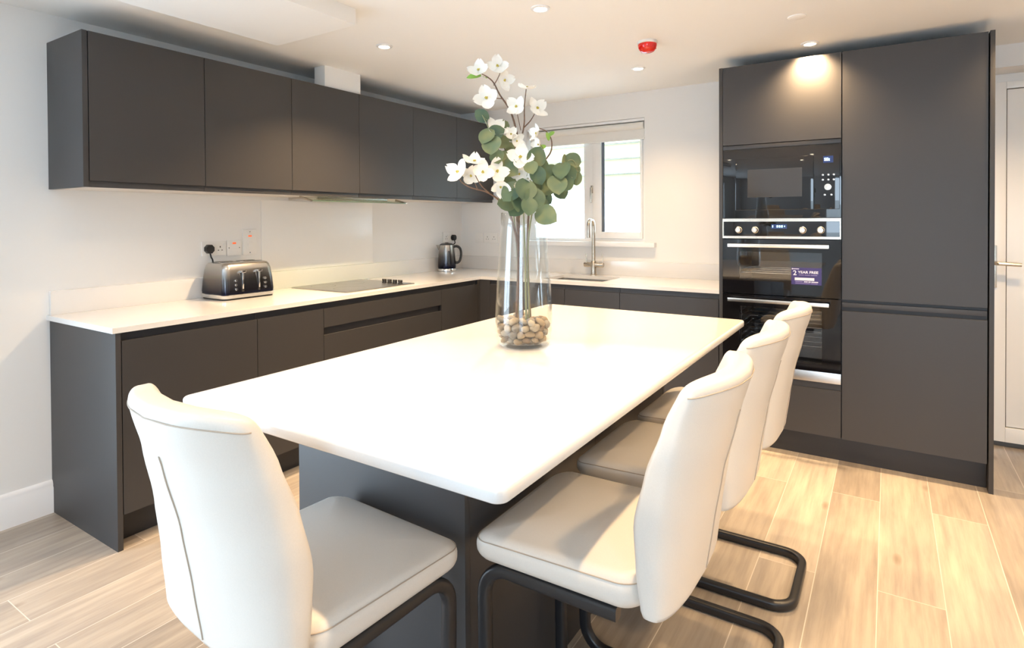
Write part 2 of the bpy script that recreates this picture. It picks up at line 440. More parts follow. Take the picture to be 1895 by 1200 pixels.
# ---- kitchen window
w1 = MB(); yf, yb = 0.065, 0.135
w1.frame(WX0, WX1, WZ0, WZ1, yf, yb, .05, .035, .047, .05).box(1.155, 1.229, yf+.001, yb-.001, 1.152, WZ1-.05, .003)
win = struct('window_1', w1, M['upvc'])
s = MB()
s.frame(1.231, 1.6325, 1.1535, 1.985, 0.052, 0.115, .069, .018, .049, .05, .003)
sash = struct('window_sash', s, M['upvc'], win)
struct('glass_pane', MB().box(0.715, 1.158, 0.098, 0.102, 1.148, 1.99), M['pane'], win)
struct('glass_pane', MB().box(1.296, 1.618, 0.080, 0.084, 1.198, 1.94), M['pane'], sash)
struct('glazing_spacer', MB().box(1.300, 1.322, 0.074, 0.079, 1.203, 1.936), M['spacer'], sash)
h = MB(); h.box(1.222, 1.238, 0.040, 0.052, 1.50, 1.56, .003); h.box(1.224, 1.236, 0.022, 0.034, 1.425, 1.545, .004); h.box(1.225, 1.235, .03, .045, 1.53, 1.545)
struct('window_handle', h, M['bronze_steel'], sash)
struct('window_sill', MB().box(0.60, 1.754, -0.045, 0.064, 1.095, 1.130, .006), M['gloss_white'], win)

# ---- roller blind at the top of the window
bl = thing('roller_blind', 'white roller blind rolled almost fully up at the top of the window over the sink', 'blind', (1.17, 0.03, 1.90))
obj('blind_fabric', MB().box(0.69, 1.652, 0.0385, 0.0400, 1.895, 1.985), M['blind'], bl)
obj('bottom_bar', MB().box(0.69, 1.652, 0.034, 0.045, 1.884, 1.897, .003), M['blind'], bl)
bm_ = MB(); bm_.disc_axis((0.69, 0.036, 1.985), (1, 0, 0), [(0.001, 0), (0.026, 0), (0.026, 0.962), (0.001, 0.962)], 28)
obj('blind_roll', bm_, M['blind'], bl)
obj('head_rail', MB().box(0.675, 1.664, 0.008, 0.062, 2.015, 2.033, .002), M['gloss_white'], bl)

# ---- back door
d1 = MB()
d1.box(DX0, DX0+.055, 0.20, 0.27, 0.0265, DZ1, .002).box(DX1-.055, DX1, 0.20, 0.27, 0.0265, DZ1, .002).box(DX0+.055, DX1-.055, 0.20, 0.27, DZ1-.055, DZ1, .002)
door = struct('door_1', d1, M['upvc'])
s = MB(); s.frame(3.645, 4.455, 0.03, 2.056, 0.172, 0.1995, .063, .115, .082, .0375, .003)
leaf = struct('door_leaf', s, M['upvc'], door)
struct('gasket', MB().frame(3.7082, 4.3398, 0.1122, 2.0183, 0.1905, 0.1965, .0042, .0042, .0042, .0042), M['gasket'], leaf)
struct('door_panel', MB().box(3.7126, 4.3354, 0.184, 0.199, 0.1166, 2.0139, .002), M['upvc'], leaf)
struct('threshold', MB().box(DX0, DX1, 0.19, 0.28, 0.0, 0.026, .004), M['threshold'], door)
hd = MB(); hd.box(3.640, 3.668, 0.162, 0.1725, 0.90, 1.14, .004)
hd.tube(fillet([(3.654, .165, 1.04), (3.654, .118, 1.04), (3.768, .118, 1.035)], .018), .0105, 12, scale=None)
struct('door_handle', hd, M['bronze_steel'], leaf)

# ---- outside the kitchen window: the neighbour's wall and the ground
ow = MB(); ow.box(-6, 8, 2.2, 2.4, -0.3, 3.2)
struct('wall_outside', ow, M['render_white'])
sd = MB()
for k in range(9):
    z = 1.65 + k*0.172
    sd.prism([(2.2, z), (2.165, z), (2.190, z+.165), (2.2, z+.165)], 'x', -6, 8)
struct('cladding', sd, M['siding'], bpy.data.objects['wall_outside'])
struct('ground_outside', MB().box(-6, 8, 0.45, 2.2, -0.35, -0.3), M['ground'])
struct('patio_outside', MB().box(-6, 12, -16, RY-.2, -0.15, -0.1), M['ground'])

# ================================================================== BASE CABINETS, left run
FX = 0.613       # door face
def jdoor_x(mb, y0, y1, z0, z1, x1=FX, t=0.020):
    """door on the left run (facing +x) with a bevelled finger-pull top edge"""
    mb.prism([(x1-t, z0), (x1, z0), (x1, z1-.001), (x1-.003, z1), (x1-.008, z1), (x1-t, z1-.016)], 'y', y0, y1)
def jdoor_y(mb, x0, x1, z0, z1, y1=-0.583, t=0.020, pull='top'):
    if pull == 'top':
        mb.prism([(y1+t, z0), (y1, z0), (y1, z1-.001), (y1+.003, z1), (y1+.008, z1), (y1+t, z1-.016)], 'x', x0, x1)
    elif pull == 'bottom':
        mb.prism([(y1+t, z1), (y1, z1), (y1, z0+.001), (y1+.003, z0), (y1+.008, z0), (y1+t, z0+.016)], 'x', x0, x1)

def base_left(name, label, y0, y1, fronts, kind='door', grp='graphite base cabinets'):
    t = thing(name, label, 'cabinet', ((FX)/2, (y0+y1)/2, 0.0), group=grp)
    obj('carcass', MB().box(0.025, 0.575, y0+.001, y1-.001, 0.135, 0.861), M['carcass_dark'], t)
    obj('grip_rail', MB().box(0.576, 0.590, y0+.001, y1-.001, 0.826, 0.8605), M['graphite_edge'], t)
    for z0, z1 in fronts:
        mb = MB(); jdoor_x(mb, y0+.0015, y1-.0015, z0, z1)
        obj(kind, mb, M['graphite'], t)
    return t
c0 = base_left('base_cabinet', 'wide graphite base cabinet at the left end of the run, below the toaster', -2.986, -2.395, [(.138, .828)])
obj('end_panel', MB().box(0.0, FX+.001, -3.008, -2.988, 0.0, 0.861, .0012), M['graphite'], c0)
base_left('base_cabinet', 'narrow graphite base cabinet between the wide end cabinet and the drawers', -2.395, -2.003, [(.138, .828)])
dr = base_left('drawer_cabinet', 'wide graphite drawer unit directly under the hob', -2.003, -1.022, [(.726, .828), (.425, .686), (.138, .387)], 'drawer', None)
obj('grip_rail', MB().box(0.576, 0.588, -2.002, -1.023, 0.680, 0.727), M['graphite_edge'], dr)
base_left('base_cabinet', 'graphite base cabinet to the right of the hob drawers, next to the inner corner', -1.022, -0.606, [(.138, .828)])
pl = MB(); pl.box(0.505, 0.523, -2.986, -0.53, 0.0, 0.134, .001)
tag(obj('plinth', pl, M['plinth']), 'dark kick board running under the left run of base cabinets', 'plinth')

# ---- back run, below the window
def base_back(name, label, x0, x1, grp='graphite base cabinets'):
    t = thing(name, label, 'cabinet', ((x0+x1)/2, -0.29, 0.0), group=grp)
    cc = MB()
    zt = 0.60 if x0 > 1.0 and x1 < 1.9 or x1 < 1.4 else 0.861
    cc.box(x0+.001, x1-.001, -0.545, -0.025, 0.135, zt)
    if zt < .8: cc.box(x0+.001, x1-.001, -0.545, -0.53, zt, 0.861)
    obj('carcass', cc, M['carcass_dark'], t)
    obj('grip_rail', MB().box(x0+.001, x1-.001, -0.560, -0.546, 0.826, 0.8605), M['graphite_edge'], t)
    mb = MB(); jdoor_y(mb, x0+.0015, x1-.0015, .138, .828, -0.583+.008)
    obj('door', mb, M['graphite'], t)
    return t
fl_ = MB(); fl_.box(0.593, 0.70, -0.575, -0.557, 0.138, 0.8605).box(0.593, 0.612, -0.604, -0.575, 0.138, 0.8605)
tag(obj('corner_post', fl_, M['graphite']), 'graphite corner post where the two runs of base cabinets meet', 'filler panel')
base_back('base_cabinet', 'graphite base cabinet beside the inner corner, seen through the glass vase', 0.70, 1.314)
base_back('base_cabinet', 'graphite base cabinet below the kitchen tap, second from the oven tower', 1.314, 1.709)
base_back('base_cabinet', 'graphite base cabinet directly left of the oven tower', 1.709, 2.322)
pl = MB(); pl.box(0.524, 2.322, -0.515, -0.497, 0.0, 0.134, .001)
tag(obj('plinth', pl, M['plinth']), 'dark kick board running under the cabinets below the window', 'plinth')

# ---- worktop with sink cut-out and upstands
SX0, SX1, SY0, SY1 = 1.09, 1.552, -0.485, -0.165
wt = MB(); z0, z1 = 0.8612, 0.883; fx = 0.619; fy = -0.582
wt.box(0, fx, -3.020, fy, z0, z1).box(0, SX0, fy, 0, z0, z1).box(SX1, 2.3262, fy, 0, z0, z1)
wt.box(SX0, SX1, fy, SY0, z0, z1).box(SX0, SX1, SY1, 0, z0, z1)
wtop = tag(obj('worktop', wt, M['quartz']), 'white quartz L-shaped worktop with upstand around the kitchen corner', 'worktop')
obj('upstand', MB().box(0.0, 0.02, -3.010, 0.0, 0.883, 0.990, .0015), M['quartz'], wtop)
obj('upstand', MB().box(0.02, 2.3262, -0.02, 0.0, 0.883, 0.990, .0015), M['quartz'], wtop)

# ---- sink and tap
sk_ = thing('kitchen_sink', 'steel undermounted sink set into the worktop below the tap', 'sink', ((SX0+SX1)/2, (SY0+SY1)/2, 0.70))
b = MB(); t_ = .006; zb = .70
def rr(x0, x1, y0, y1, r, z, n=5):
    return [((x0+x1)/2+a, (y0+y1)/2+c, z) for a, c in rrect(x1-x0, y1-y0, r, n)]
b.rings([rr(SX0-.004, SX1+.004, SY0-.004, SY1+.004, .03, .861), rr(SX0-.004, SX1+.004, SY0-.004, SY1+.004, .03, zb+.02),
         rr(SX0+.02, SX1-.02, SY0+.02, SY1-.02, .03, zb)], cap0=False, cap1=True)
obj('basin', b, M['steel'], sk_)
b = MB(); b.disc_axis((1.32, -.325, zb+.0005), (0, 0, 1), [(.001, 0), (.042, 0), (.042, .003), (.03, .002), (.001, .001)])
obj('drain', b, M['chrome'], sk_)
tp = thing('kitchen_tap', 'tall brushed swan-neck kitchen tap with two levers in front of the window', 'tap', (1.307, -0.095, 0.883))
b = MB(); b.lathe([(.026, .883), (.026, .889), (.021, .892), (.020, .985), (.0165, .99)], 1.307, -.095, 24)
b.tube(fillet([(1.307, -.095, .985), (1.307, -.095, 1.298), (1.318, -.205, 1.298), (1.318, -.205, 1.165)], .052, 9), .0135, 16)
obj('spout', b, M['bronze_steel'], tp)
b = MB(); b.disc_axis((1.232, -.095, .962), (1, 0, 0), [(.001, 0), (.017, 0), (.0185, .004), (.0185, .058), (.014, .062), (.014, .088), (.0185, .092), (.0185, .150), (.017, .154), (.001, .154)])
obj('crossbar', b, M['bronze_steel'], tp)
for x in (1.248, 1.380):
    b = MB(); b.tube([(x, -.095, .975), (x, -.095, 1.042)], .0042, 8)
    obj('lever', b, M['bronze_steel'], tp)

# ================================================================== WALL CABINETS
WXF = 0.347; zt, zb = 2.095, 1.444
ys = [-2.983, -2.488, -1.992, -1.495, -0.9976, -0.5045, -0.006]
lab = ['graphite wall cabinet at the left end, above the toaster', 'graphite wall cabinet second from the left end, above the wall sockets',
       'graphite wall cabinet above the left half of the hob, third from the left end', 'graphite wall cabinet above the right half of the hob, fourth from the left end',
       'graphite wall cabinet between the hood and the corner cabinet', 'graphite wall cabinet in the corner beside the window, partly behind the flowers']
for i in range(6):
    y0, y1 = ys[i], ys[i+1]
    t = thing('wall_cabinet', lab[i], 'cabinet', (WXF/2, (y0+y1)/2, zb), group='graphite wall cabinets')
    obj('carcass', MB().box(0.001, WXF-.022, y0+.0008, y1-.0008, zb+.014, zt-.001), M['carcass_dark'], t)
    obj('bottom_board', MB().box(0.001, WXF-.032, y0+.0008, y1-.0008, zb, zb+.0135), M['carcass'], t, label='pale underside board')
    obj('lip', MB().box(WXF-.031, WXF-.012, y0+.0008, y1-.0008, zb, zb+.028, .001), M['graphite_edge'], t)
    mb = MB(); mb.prism([(WXF-.02, zt), (WXF, zt), (WXF, zb+.027), (WXF-.003, zb+.026), (WXF-.008, zb+.026), (WXF-.02, zb+.042)], 'y', y0+.0015, y1-.0015)
    obj('door', mb, M['graphite'], t)
    if i == 0:
        obj('end_panel', MB().box(0.0, WXF+.001, -3.005, -2.985, zb, zt, .0012), M['graphite'], t)

# ---- cooker hood slotted under the wall cabinets
hd = thing('cooker_hood', 'slim cooker hood with a pull-out glass visor under the wall cabinets', 'cooker hood', (0.25, -1.50, 1.40))
obj('body', MB().box(0.03, 0.30, -1.785, -1.205, 1.425, 1.4438, .002), M['steel'], hd)
vz = lambda x: 1.437 - (x-0.335)*0.50
v = MB(); yv0, yv1 = -1.905, -1.125
v.prism([(0.300, 1.4360), (0.395, 1.4140), (0.395, 1.4110), (0.300, 1.4330)], 'y', yv0, yv1)
vis = obj('glass_visor', v, M['visor_glass'], hd)
obj('visor_edge', MB().box(0.395, 0.3965, yv0, yv1, 1.4105, 1.4145), M['visor_edge'], vis)
for y in (yv0, yv1):
    obj('visor_bracket', MB().prism([(0.300, 1.4430), (0.398, 1.4170), (0.398, 1.4090), (0.300, 1.4320)], 'y', y-.007, y+.007), M['bronze_steel'], vis)

# ---- glass splashback behind the hob
tag(obj('glass_splashback', MB().box(0.001, 0.007, -1.955, -1.062, 0.9905, 1.4245, .001), M['splash']),
    'glossy white glass splashback on the wall behind the hob', 'splashback')

# ---- hob
hb = thing('hob', 'flat steel hob with four black knobs set into the worktop', 'hob', (0.29, -1.49, 0.883))
pl = MB(); x0, x1, y0, y1 = 0.042, 0.545, -1.785, -1.205
pl.rings([rr(x0, x1, y0, y1, .012, .883), rr(x0, x1, y0, y1, .012, .886), rr(x0+.004, x1-.004, y0+.004, y1-.004, .010, .889)])
obj('plate', pl, M['hob'], hb)
for k in range(4):
    kb = MB(); cx, cy = 0.360+.047*k, -1.300
    kb.lathe([(.0155, .889), (.0155, .895), (.013, .8965), (.0125, .908), (.010, .911)], cx, cy, 20)
    kb.box(cx-.0175, cx+.0175, cy-.0035, cy+.0035, .900, .914, .002)
    obj('knob', kb, M['black_plastic'], hb)
for cx, cy, r in ((.17, -1.64, .075), (.41, -1.64, .095), (.17, -1.42, .09), (.30, -1.45, .0)):
    if r:
        zn = MB(); n = 48
        zn.rings([[(cx+rad*math.cos(2*PI*k/n), cy+rad*math.sin(2*PI*k/n), z) for k in range(n)] for rad, z in ((r, .8892), (r, .8896), (r-.003, .8896), (r-.003, .8892))], closed=True)
        obj('cooking_zone', zn, M['steel'], hb)

# ---- toaster
TX, TY = 0.145, -2.195
to = thing('toaster', 'steel four-slice toaster fading to black on the worktop', 'toaster', (TX, TY, 0.883))
def tr(hx, hy, r, z): return [(a, c, z) for a, c in rrect(hx*2, hy*2, r, 6)]
b = MB(); b.rings([tr(.116, .150, .030, .028), tr(.117, .152, .032, .045), tr(.112, .150, .034, .10), tr(.104, .146, .036, .155), tr(.096, .141, .036, .180), tr(.086, .133, .034, .192), tr(.070, .118, .03, .1955)])
tb = obj('body', b, M['ombre_toaster'], to, world=False, angle=50)
b = MB(); b.rings([tr(.106, .140, .026, .0), tr(.112, .147, .028, .002), tr(.112, .147, .028, .0075)]); obj('foot', b, M['black_plastic'], to, world=False)
b = MB(); b.rings([tr(.110, .145, .028, .0076), tr(.118, .154, .032, .0095), tr(.119, .155, .032, .026), tr(.115, .151, .030, .029)])
obj('base', b, M['chrome'], to, world=False)
for sx in (-1, 1):
    for sy in (-1, 1):
        obj('slot', MB().box(sx*.034-.013, sx*.034+.013, sy*.066-.050, sy*.066+.050, .1945, .1965, .001), M['slot_dark'], to, world=False)
for sy in (-1, 1):
    y = sy*.048
    b = MB(); b.prism([(.112, .040), (.1185, .040), (.108, .150), (.101, .150)], 'y', y-.006, y+.006)
    obj('lever_track', b, M['slot_dark'], to, world=False)
    b = MB(); b.box(.104, .126, y-.015, y+.015, .141, .153, .004); b.box(.109, .122, y-.004, y+.004, .055, .145, .003)
    obj('lever', b, M['chrome'], to, world=False)
    for z in (.055, .078, .101):
        b = MB(); b.disc_axis((.1195-(z-.05)*.085-.006, y+sy*.038, z), (1, 0, .1), [(.001, 0), (.0075, 0), (.0075, .009), (.006, .0115), (.001, .0115)], 16)
        obj('button', b, M['chrome'], to, world=False)

# ---- kettle
KX, KY = 0.105, -0.335
ke = thing('kettle', 'steel kettle fading to black with a black handle, standing in the corner', 'kettle', (KX, KY, 0.883), rz=math.radians(-57)); ke.scale = (1.06, 1.06, 1.20)
b = MB(); b.lathe([(.068, .018), (.070, .03), (.069, .06), (.064, .12), (.058, .165), (.054, .178)], 0, 0, 36)
b.prism([(-.012, .18), (.012, .18), (.020, .130), (-.020, .130)], 'x', -.066, -.05) if False else None
kb_ = obj('body', b, M['ombre_kettle'], ke, world=False, angle=60)
b = MB()   # pouring lip, left
sp = []
for z, w, d in ((.135, .002, .0), (.150, .012, .012), (.178, .021, .026)):
    sp.append([(-w, -(.052)+0.0, z), (-w*.6, -.056-d*.7, z), (0, -.058-d, z), (w*.6, -.056-d*.7, z), (w, -.052, z)])
b.rings(sp); obj('spout', b, M['ombre_kettle'], ke, world=False)
b = MB(); b.lathe([(.066, 0), (.072, .002), (.072, .012), (.069, .018)], 0, 0, 36); obj('base', b, M['chrome'], ke, world=False)
b = MB(); b.lathe([(.054, .178), (.054, .182), (.040, .188), (.014, .191), (.012, .194), (.001, .194)], 0, 0, 32)
obj('lid', b, M['black_plastic'], ke, world=False)
b = MB(); b.sweep(catmull([(0, .050, .166), (0, .080, .168), (0, .104, .150), (0, .110, .110), (0, .100, .070), (0, .078, .056), (0, .062, .064)], 6), rrect(.018, .024, .008, 3), upv=(0, 0, 1))
obj('handle', b, M['black_plastic'], ke, world=False)
obj('water_gauge', MB().box(.060, .0665, .018, .030, .050, .140, .002), M['black_plastic'], ke, world=False)

# ---- sockets and switches
def plate_x(name, label, y0, y1, z0, z1, grp=None, x=0.0):
    t = thing(name, label, 'switch' if 'switch' in name else 'socket', (x, (y0+y1)/2, z0), group=grp)
    obj('plate', MB().box(x, x+.009, y0, y1, z0, z1, .0025), M['white_plastic'], t)
    return t
def pins_x(t, y, z, x=0.009):
    p = MB(); p.box(x, x+.0006, y-.0025, y+.0025, z+.006, z+.015); p.box(x, x+.0006, y-.014, y-.007, z-.010, z-.006); p.box(x, x+.0006, y+.007, y+.014, z-.010, z-.006)
    obj('socket_holes', p, M['slot_dark'], t)
    obj('rocker', MB().box(x-.001, x+.003, y+.018, y+.028, z+.012, z+.028, .001), M['white_plastic'], t)
def plug_x(y, z, label, tail):
    t = thing('power_plug', label, 'plug', (0.009, y, z), group='black plugs in the worktop sockets')
    p = MB(); out = [(y+.024*math.cos(a), z+.026*math.sin(a)) for a in [PI/8+k*PI/4 for k in range(8)]]
    p.prism(out, 'x', .0092, .038, .003); obj('plug_body', p, M['black_plastic'], t)
    p = MB(); p.tube(catmull([(.03, y, z-.02), (.034, y+.004, z-.045)] + tail, 6), .0042, 8); obj('cable', p, M['black_plastic'], t)
s1 = plate_x('wall_socket', 'white double wall socket behind the toaster with one plug in it', -2.319, -2.180, 1.108, 1.186, 'white wall sockets')
pins_x(s1, -2.215, 1.145)
plug_x(-2.286, 1.146, 'black plug in the wall socket just above the toaster', [(.030, -2.272, 1.085), (.018, -2.262, 1.04), (.020, -2.262, .99)])
s2 = plate_x('fused_switch', 'white square switch plate with a red light beside the double socket', -2.174, -2.089, 1.102, 1.190)
obj('red_light', MB().box(.0088, .0105, -2.142, -2.121, 1.168, 1.178, .001), M['neon'], s2)
obj('rocker', MB().box(.0085, .012, -2.150, -2.113, 1.130, 1.146, .001), M['white_plastic'], s2)
for yy in (-2.163, -2.100): obj('screw', MB().disc_axis((.0088, yy, 1.147), (1, 0, 0), [(.001, 0), (.004, 0), (.003, .001), (.001, .001)], 10), M['steel'], s2)
s3 = plate_x('cooker_switch', 'tall white cooker switch plate with a red light beside the splashback', -2.076, -1.990, 1.101, 1.250)
obj('red_light', MB().box(.0088, .0105, -2.044, -2.022, 1.207, 1.216, .001), M['neon'], s3)
obj('rocker', MB().box(.0085, .013, -2.047, -2.019, 1.156, 1.178, .002), M['white_plastic'], s3)
for zz in (1.115, 1.236): obj('screw', MB().disc_axis((.0088, -2.033, zz), (1, 0, 0), [(.001, 0), (.004, 0), (.003, .001), (.001, .001)], 10), M['steel'], s3)
s4 = plate_x('wall_socket', 'white double wall socket behind the kettle in the corner', -0.262, -0.105, 1.112, 1.198, 'white wall sockets')
pins_x(s4, -0.222, 1.15)
plug_x(-0.140, 1.150, 'black plug in the wall socket right above the kettle', [(.030, -.150, 1.09), (.018, -.17, 1.03), (.024, -.19, .995), (.05, -.22, .93)])
s5 = thing('wall_socket', 'white wall socket on the window wall, left of the vase', 'socket', (0.30, 0, 1.105), group='white wall sockets')
obj('plate', MB().box(.245, .389, -.009, 0, 1.105, 1.188, .0025), M['white_plastic'], s5)
for xx in (.283, .350):
    p = MB(); p.box(xx-.0025, xx+.0025, -.0096, -.009, 1.151, 1.160).box(xx-.014, xx-.007, -.0096, -.009, 1.135, 1.139).box(xx+.007, xx+.014, -.0096, -.009, 1.135, 1.139)
    obj('socket_holes', p, M['slot_dark'], s5)
s6 = thing('fused_switch', 'white square switch plate nearest the corner on the window wall', 'switch', (0.20, 0, 1.105))
obj('plate', MB().box(.155, .241, -.009, 0, 1.105, 1.188, .0025), M['white_plastic'], s6)
obj('rocker', MB().box(.185, .208, -.012, -.008, 1.135, 1.158, .001), M['white_plastic'], s6)

# ================================================================== TALL CABINETS
TX0 = 2.3266; YF = -0.583; TZ = 2.166
ov = thing('oven_cabinet', 'tall graphite cabinet holding the microwave and the double oven', 'cabinet', (TX0+.31, -.29, 0), group='tall graphite cabinets')
obj('side_panel', MB().box(TX0, TX0+.0195, YF, -.002, 0, TZ, .001), M['graphite'], ov)
cx0, cx1 = TX0+.0205, TX0+.6185
cc = MB(); cc.box(cx0, cx0+.012, -.56, -.01, .135, TZ-.001).box(cx1-.012, cx1, -.56, -.01, .135, TZ-.001).box(cx0, cx1, -.03, -.01, .135, TZ-.001)
for z in (.135, .390, 1.301, 1.695, TZ-.019): cc.box(cx0, cx1, -.56, -.01, z, z+.016)
obj('carcass', cc, M['carcass_dark'], ov)
mb = MB(); jdoor_y(mb, cx0+.001, cx1-.001, 1.717, TZ-.002, YF, pull='bottom'); obj('top_door', mb, M['graphite'], ov)
obj('lip', MB().box(cx0+.001, cx1-.001, -.578, -.562, 1.692, 1.7145, .001), M['graphite'], ov)
mb = MB(); jdoor_y(mb, cx0+.001, cx1-.001, .138, .388, YF); obj('drawer', mb, M['graphite'], ov)
obj('grip_rail', MB().box(cx0+.001, cx1-.001, -.574, -.562, .386, .421), M['graphite_edge'], ov)

fr = thing('fridge_cabinet', 'tall graphite cabinet with two big doors between the oven tower and the white door', 'cabinet', (TX0+.92, -.29, 0), group='tall graphite cabinets')
fx0, fx1 = TX0+.6195, TX0+1.2195
obj('carcass', MB().box(fx0, fx1, -.56, -.01, .135, TZ-.001), M['carcass_dark'], fr)
mb = MB(); jdoor_y(mb, fx0+.0035, fx1-.002, .871, TZ-.002, YF, pull='bottom'); obj('upper_door', mb, M['graphite'], fr)
mb = MB(); jdoor_y(mb, fx0+.0035, fx1-.002, .137, .813, YF); obj('lower_door', mb, M['graphite'], fr)
obj('grip_rail', MB().box(fx0+.002, fx1-.002, -.576, -.561, .832, .856, .001), M['graphite_edge'], fr)
obj('end_panel', MB().box(fx1+.004, fx1+.0225, YF-.004, -.002, 0, TZ+.001, .001), M['graphite'], fr)
tag(obj('plinth', MB().box(TX0+.02, fx1+.003, -.517, -.50, 0, .134, .001), M['plinth']), 'dark kick board under the tall oven and fridge cabinets', 'plinth')

# ---- built-in microwave
ax0, ax1 = cx0+.0005, cx1-.0005; cxm = (ax0+ax1)/2
mw = thing('microwave', 'black glass built-in microwave above the double oven', 'microwave', (cxm, -.30, 1.318))
obj('body', MB().box(ax0+.013, ax1-.013, -.56, -.20, 1.319, 1.69), M['black_plastic'], mw)
obj('front_frame', MB().box(ax0, ax1, -.578, -.5605, 1.3005, 1.6905, .0015), M['black_glass'], mw)
dd = obj('door', MB().box(2.418, 2.815, -.590, -.5785, 1.345, 1.634, .003), M['black_glass'], mw)
M['mw_mesh'] = mat('microwave_window', (0.05, 0.048, 0.049), 0.12, spec=0.6)
obj('window', MB().box(2.484, 2.761, -.5912, -.5902, 1.416, 1.572), M['mw_mesh'], dd)
cp = obj('control_strip', MB().box(2.818, 2.938, -.590, -.5785, 1.345, 1.634, .003), M['black_glass'], mw)
obj('display', MB().box(2.862, 2.909, -.5912, -.5902, 1.590, 1.626), M['display_glow'], cp)
text_mesh('display_digits', 'SEt', .022, M['display'], cp, (2.866, -.5914, 1.601), (PI/2, 0, 0), sx=.95, bold=.0004)
for zz in (1.527, 1.501):
    for xx in (2.860, 2.886, 2.911):
        obj('button', MB().disc_axis((xx, -.590, zz), (0, -1, 0), [(.001, 0), (.0058, 0), (.005, .003), (.001, .0035)], 14), M['steel'], cp)
obj('dial', MB().disc_axis((2.884, -.590, 1.462), (0, -1, 0), [(.001, 0), (.0175, 0), (.0165, .012), (.001, .013)], 24), M['champagne'], cp)
for xx in (2.869, 2.900):
    obj('button', MB().disc_axis((xx, -.590, 1.4215), (0, -1, 0), [(.001, 0), (.0062, 0), (.005, .003), (.001, .0035)], 14), M['steel'], cp)

# ---- double oven
do = thing('double_oven', 'black built-in double oven with two bar handles and four knobs', 'oven', (cxm, -.30, .424))
bx0, bx1 = ax0+.013, ax1-.013
cav = MB()   # hollow body: two cavities
for z0, z1 in ((.490, .855), (.885, 1.165)):
    cav.box(bx0, bx0+.05, -.555, -.06, z0, z1).box(bx1-.05, bx1, -.555, -.06, z0, z1).box(bx0+.05, bx1-.05, -.08, -.06, z0, z1)
    cav.box(bx0, bx1, -.555, -.06, z0-.012, z0).box(bx0, bx1, -.555, -.06, z1, z1+.012)
obj('body', cav, M['oven_inside'], do)
obj('control_panel', MB().box(ax0, ax1, -.586, -.557, 1.186, 1.298, .001), M['black_glass'], do)
cpn = bpy.data.objects['control_panel']
fm = MB(); fy0, fy1 = -.590, -.5865
fm.frame(ax0, ax1, 1.186, 1.298, fy0, fy1, .006, .006, .013, .017)
obj('panel_trim', fm, M['champagne'], cpn)
for xx in (2.436, 2.523, 2.764, 2.851):
    k = MB(); k.disc_axis((xx, -.5865, 1.234), (0, -1, 0), [(.001, 0), (.0185, 0), (.0185, .004), (.0160, .006), (.0155, .024), (.0135, .027), (.001, .027)], 28)
    k.box(xx-.0025, xx+.0025, -.6155, -.6125, 1.222, 1.247, .0008)
    obj('knob', k, M['champagne'], cpn)
dp = obj('display', MB().box(2.607, 2.686, -.5875, -.5862, 1.241, 1.266), M['display_glow'], cpn)
dg = MB()
for k, w in enumerate((.008, .008, .008)): dg.box(2.634+k*.0115, 2.634+k*.0115+w, -.5882, -.5876, 1.248, 1.260)
dg.box(2.672, 2.677, -.5882, -.5876, 1.251, 1.258).box(2.612, 2.617, -.5882, -.5876, 1.248, 1.260)
obj('display_digits', dg, M['display_cyan'], dp)
def oven_door(name, z0, z1, wz0, wz1, hz):
    wx0, wx1 = 2.438, 2.856
    m = MB(); m.frame(ax0, ax1, z0, z1, -.586, -.557, wx0-ax0, ax1-wx1, wz0-z0, z1-wz1)
    d = obj(name, m, M['black_glass'], do)
    obj('window', MB().box(wx0, wx1, -.5858, -.580, wz0, wz1), M['oven_pane'], d)
    hm = MB(); hm.box(2.384, 2.892, -.632, -.616, hz-.010, hz+.010, .003)
    for xx in (2.410, 2.866): hm.box(xx-.008, xx+.008, -.617, -.586, hz-.007, hz+.007, .002)
    obj('handle', hm, M['champagne'], d, label='pale metal bar handle')
    return d
up_d = oven_door('upper_door', .873, 1.181, .957, 1.112, 1.147)
lo_d = oven_door('lower_door', .481, .868, .515, .802, .840)
obj('vent_strip', MB().box(ax0, ax1, -.588, -.557, .423, .478, .0015), M['steel'], do, label='silver strip below the lower oven door')
def rack(z, x0=2.41, x1=2.885):
    r = MB(); r.tube([(x0, -.53, z), (x1, -.53, z), (x1, -.12, z), (x0, -.12, z)], .0032, 6, closed=True)
    for k in range(1, 12):
        x = x0 + (x1-x0)*k/12; r.tube([(x, -.53, z), (x, -.12, z)], .0018, 6)
    r.tube([(x0, -.40, z), (x1, -.40, z)], .002, 6); r.tube([(x0, -.25, z), (x1, -.25, z)], .002, 6)
    return r
for z in (.60, .68, .75): obj('rack', rack(z), M['chrome'], do)
obj('rack', rack(.99), M['chrome'], do)
# side ladder rails seen through the lower window
for xx in (2.455,):
    lr = MB()
    for k in range(8): lr.tube([(xx-.015, -.545, .53+.035*k), (xx-.015, -.15, .53+.035*k)], .002, 6)
    lr.tube([(xx-.015, -.545, .52), (xx-.015, -.545, .79)], .0025, 6)
    obj('side_rail', lr, M['chrome'], do)

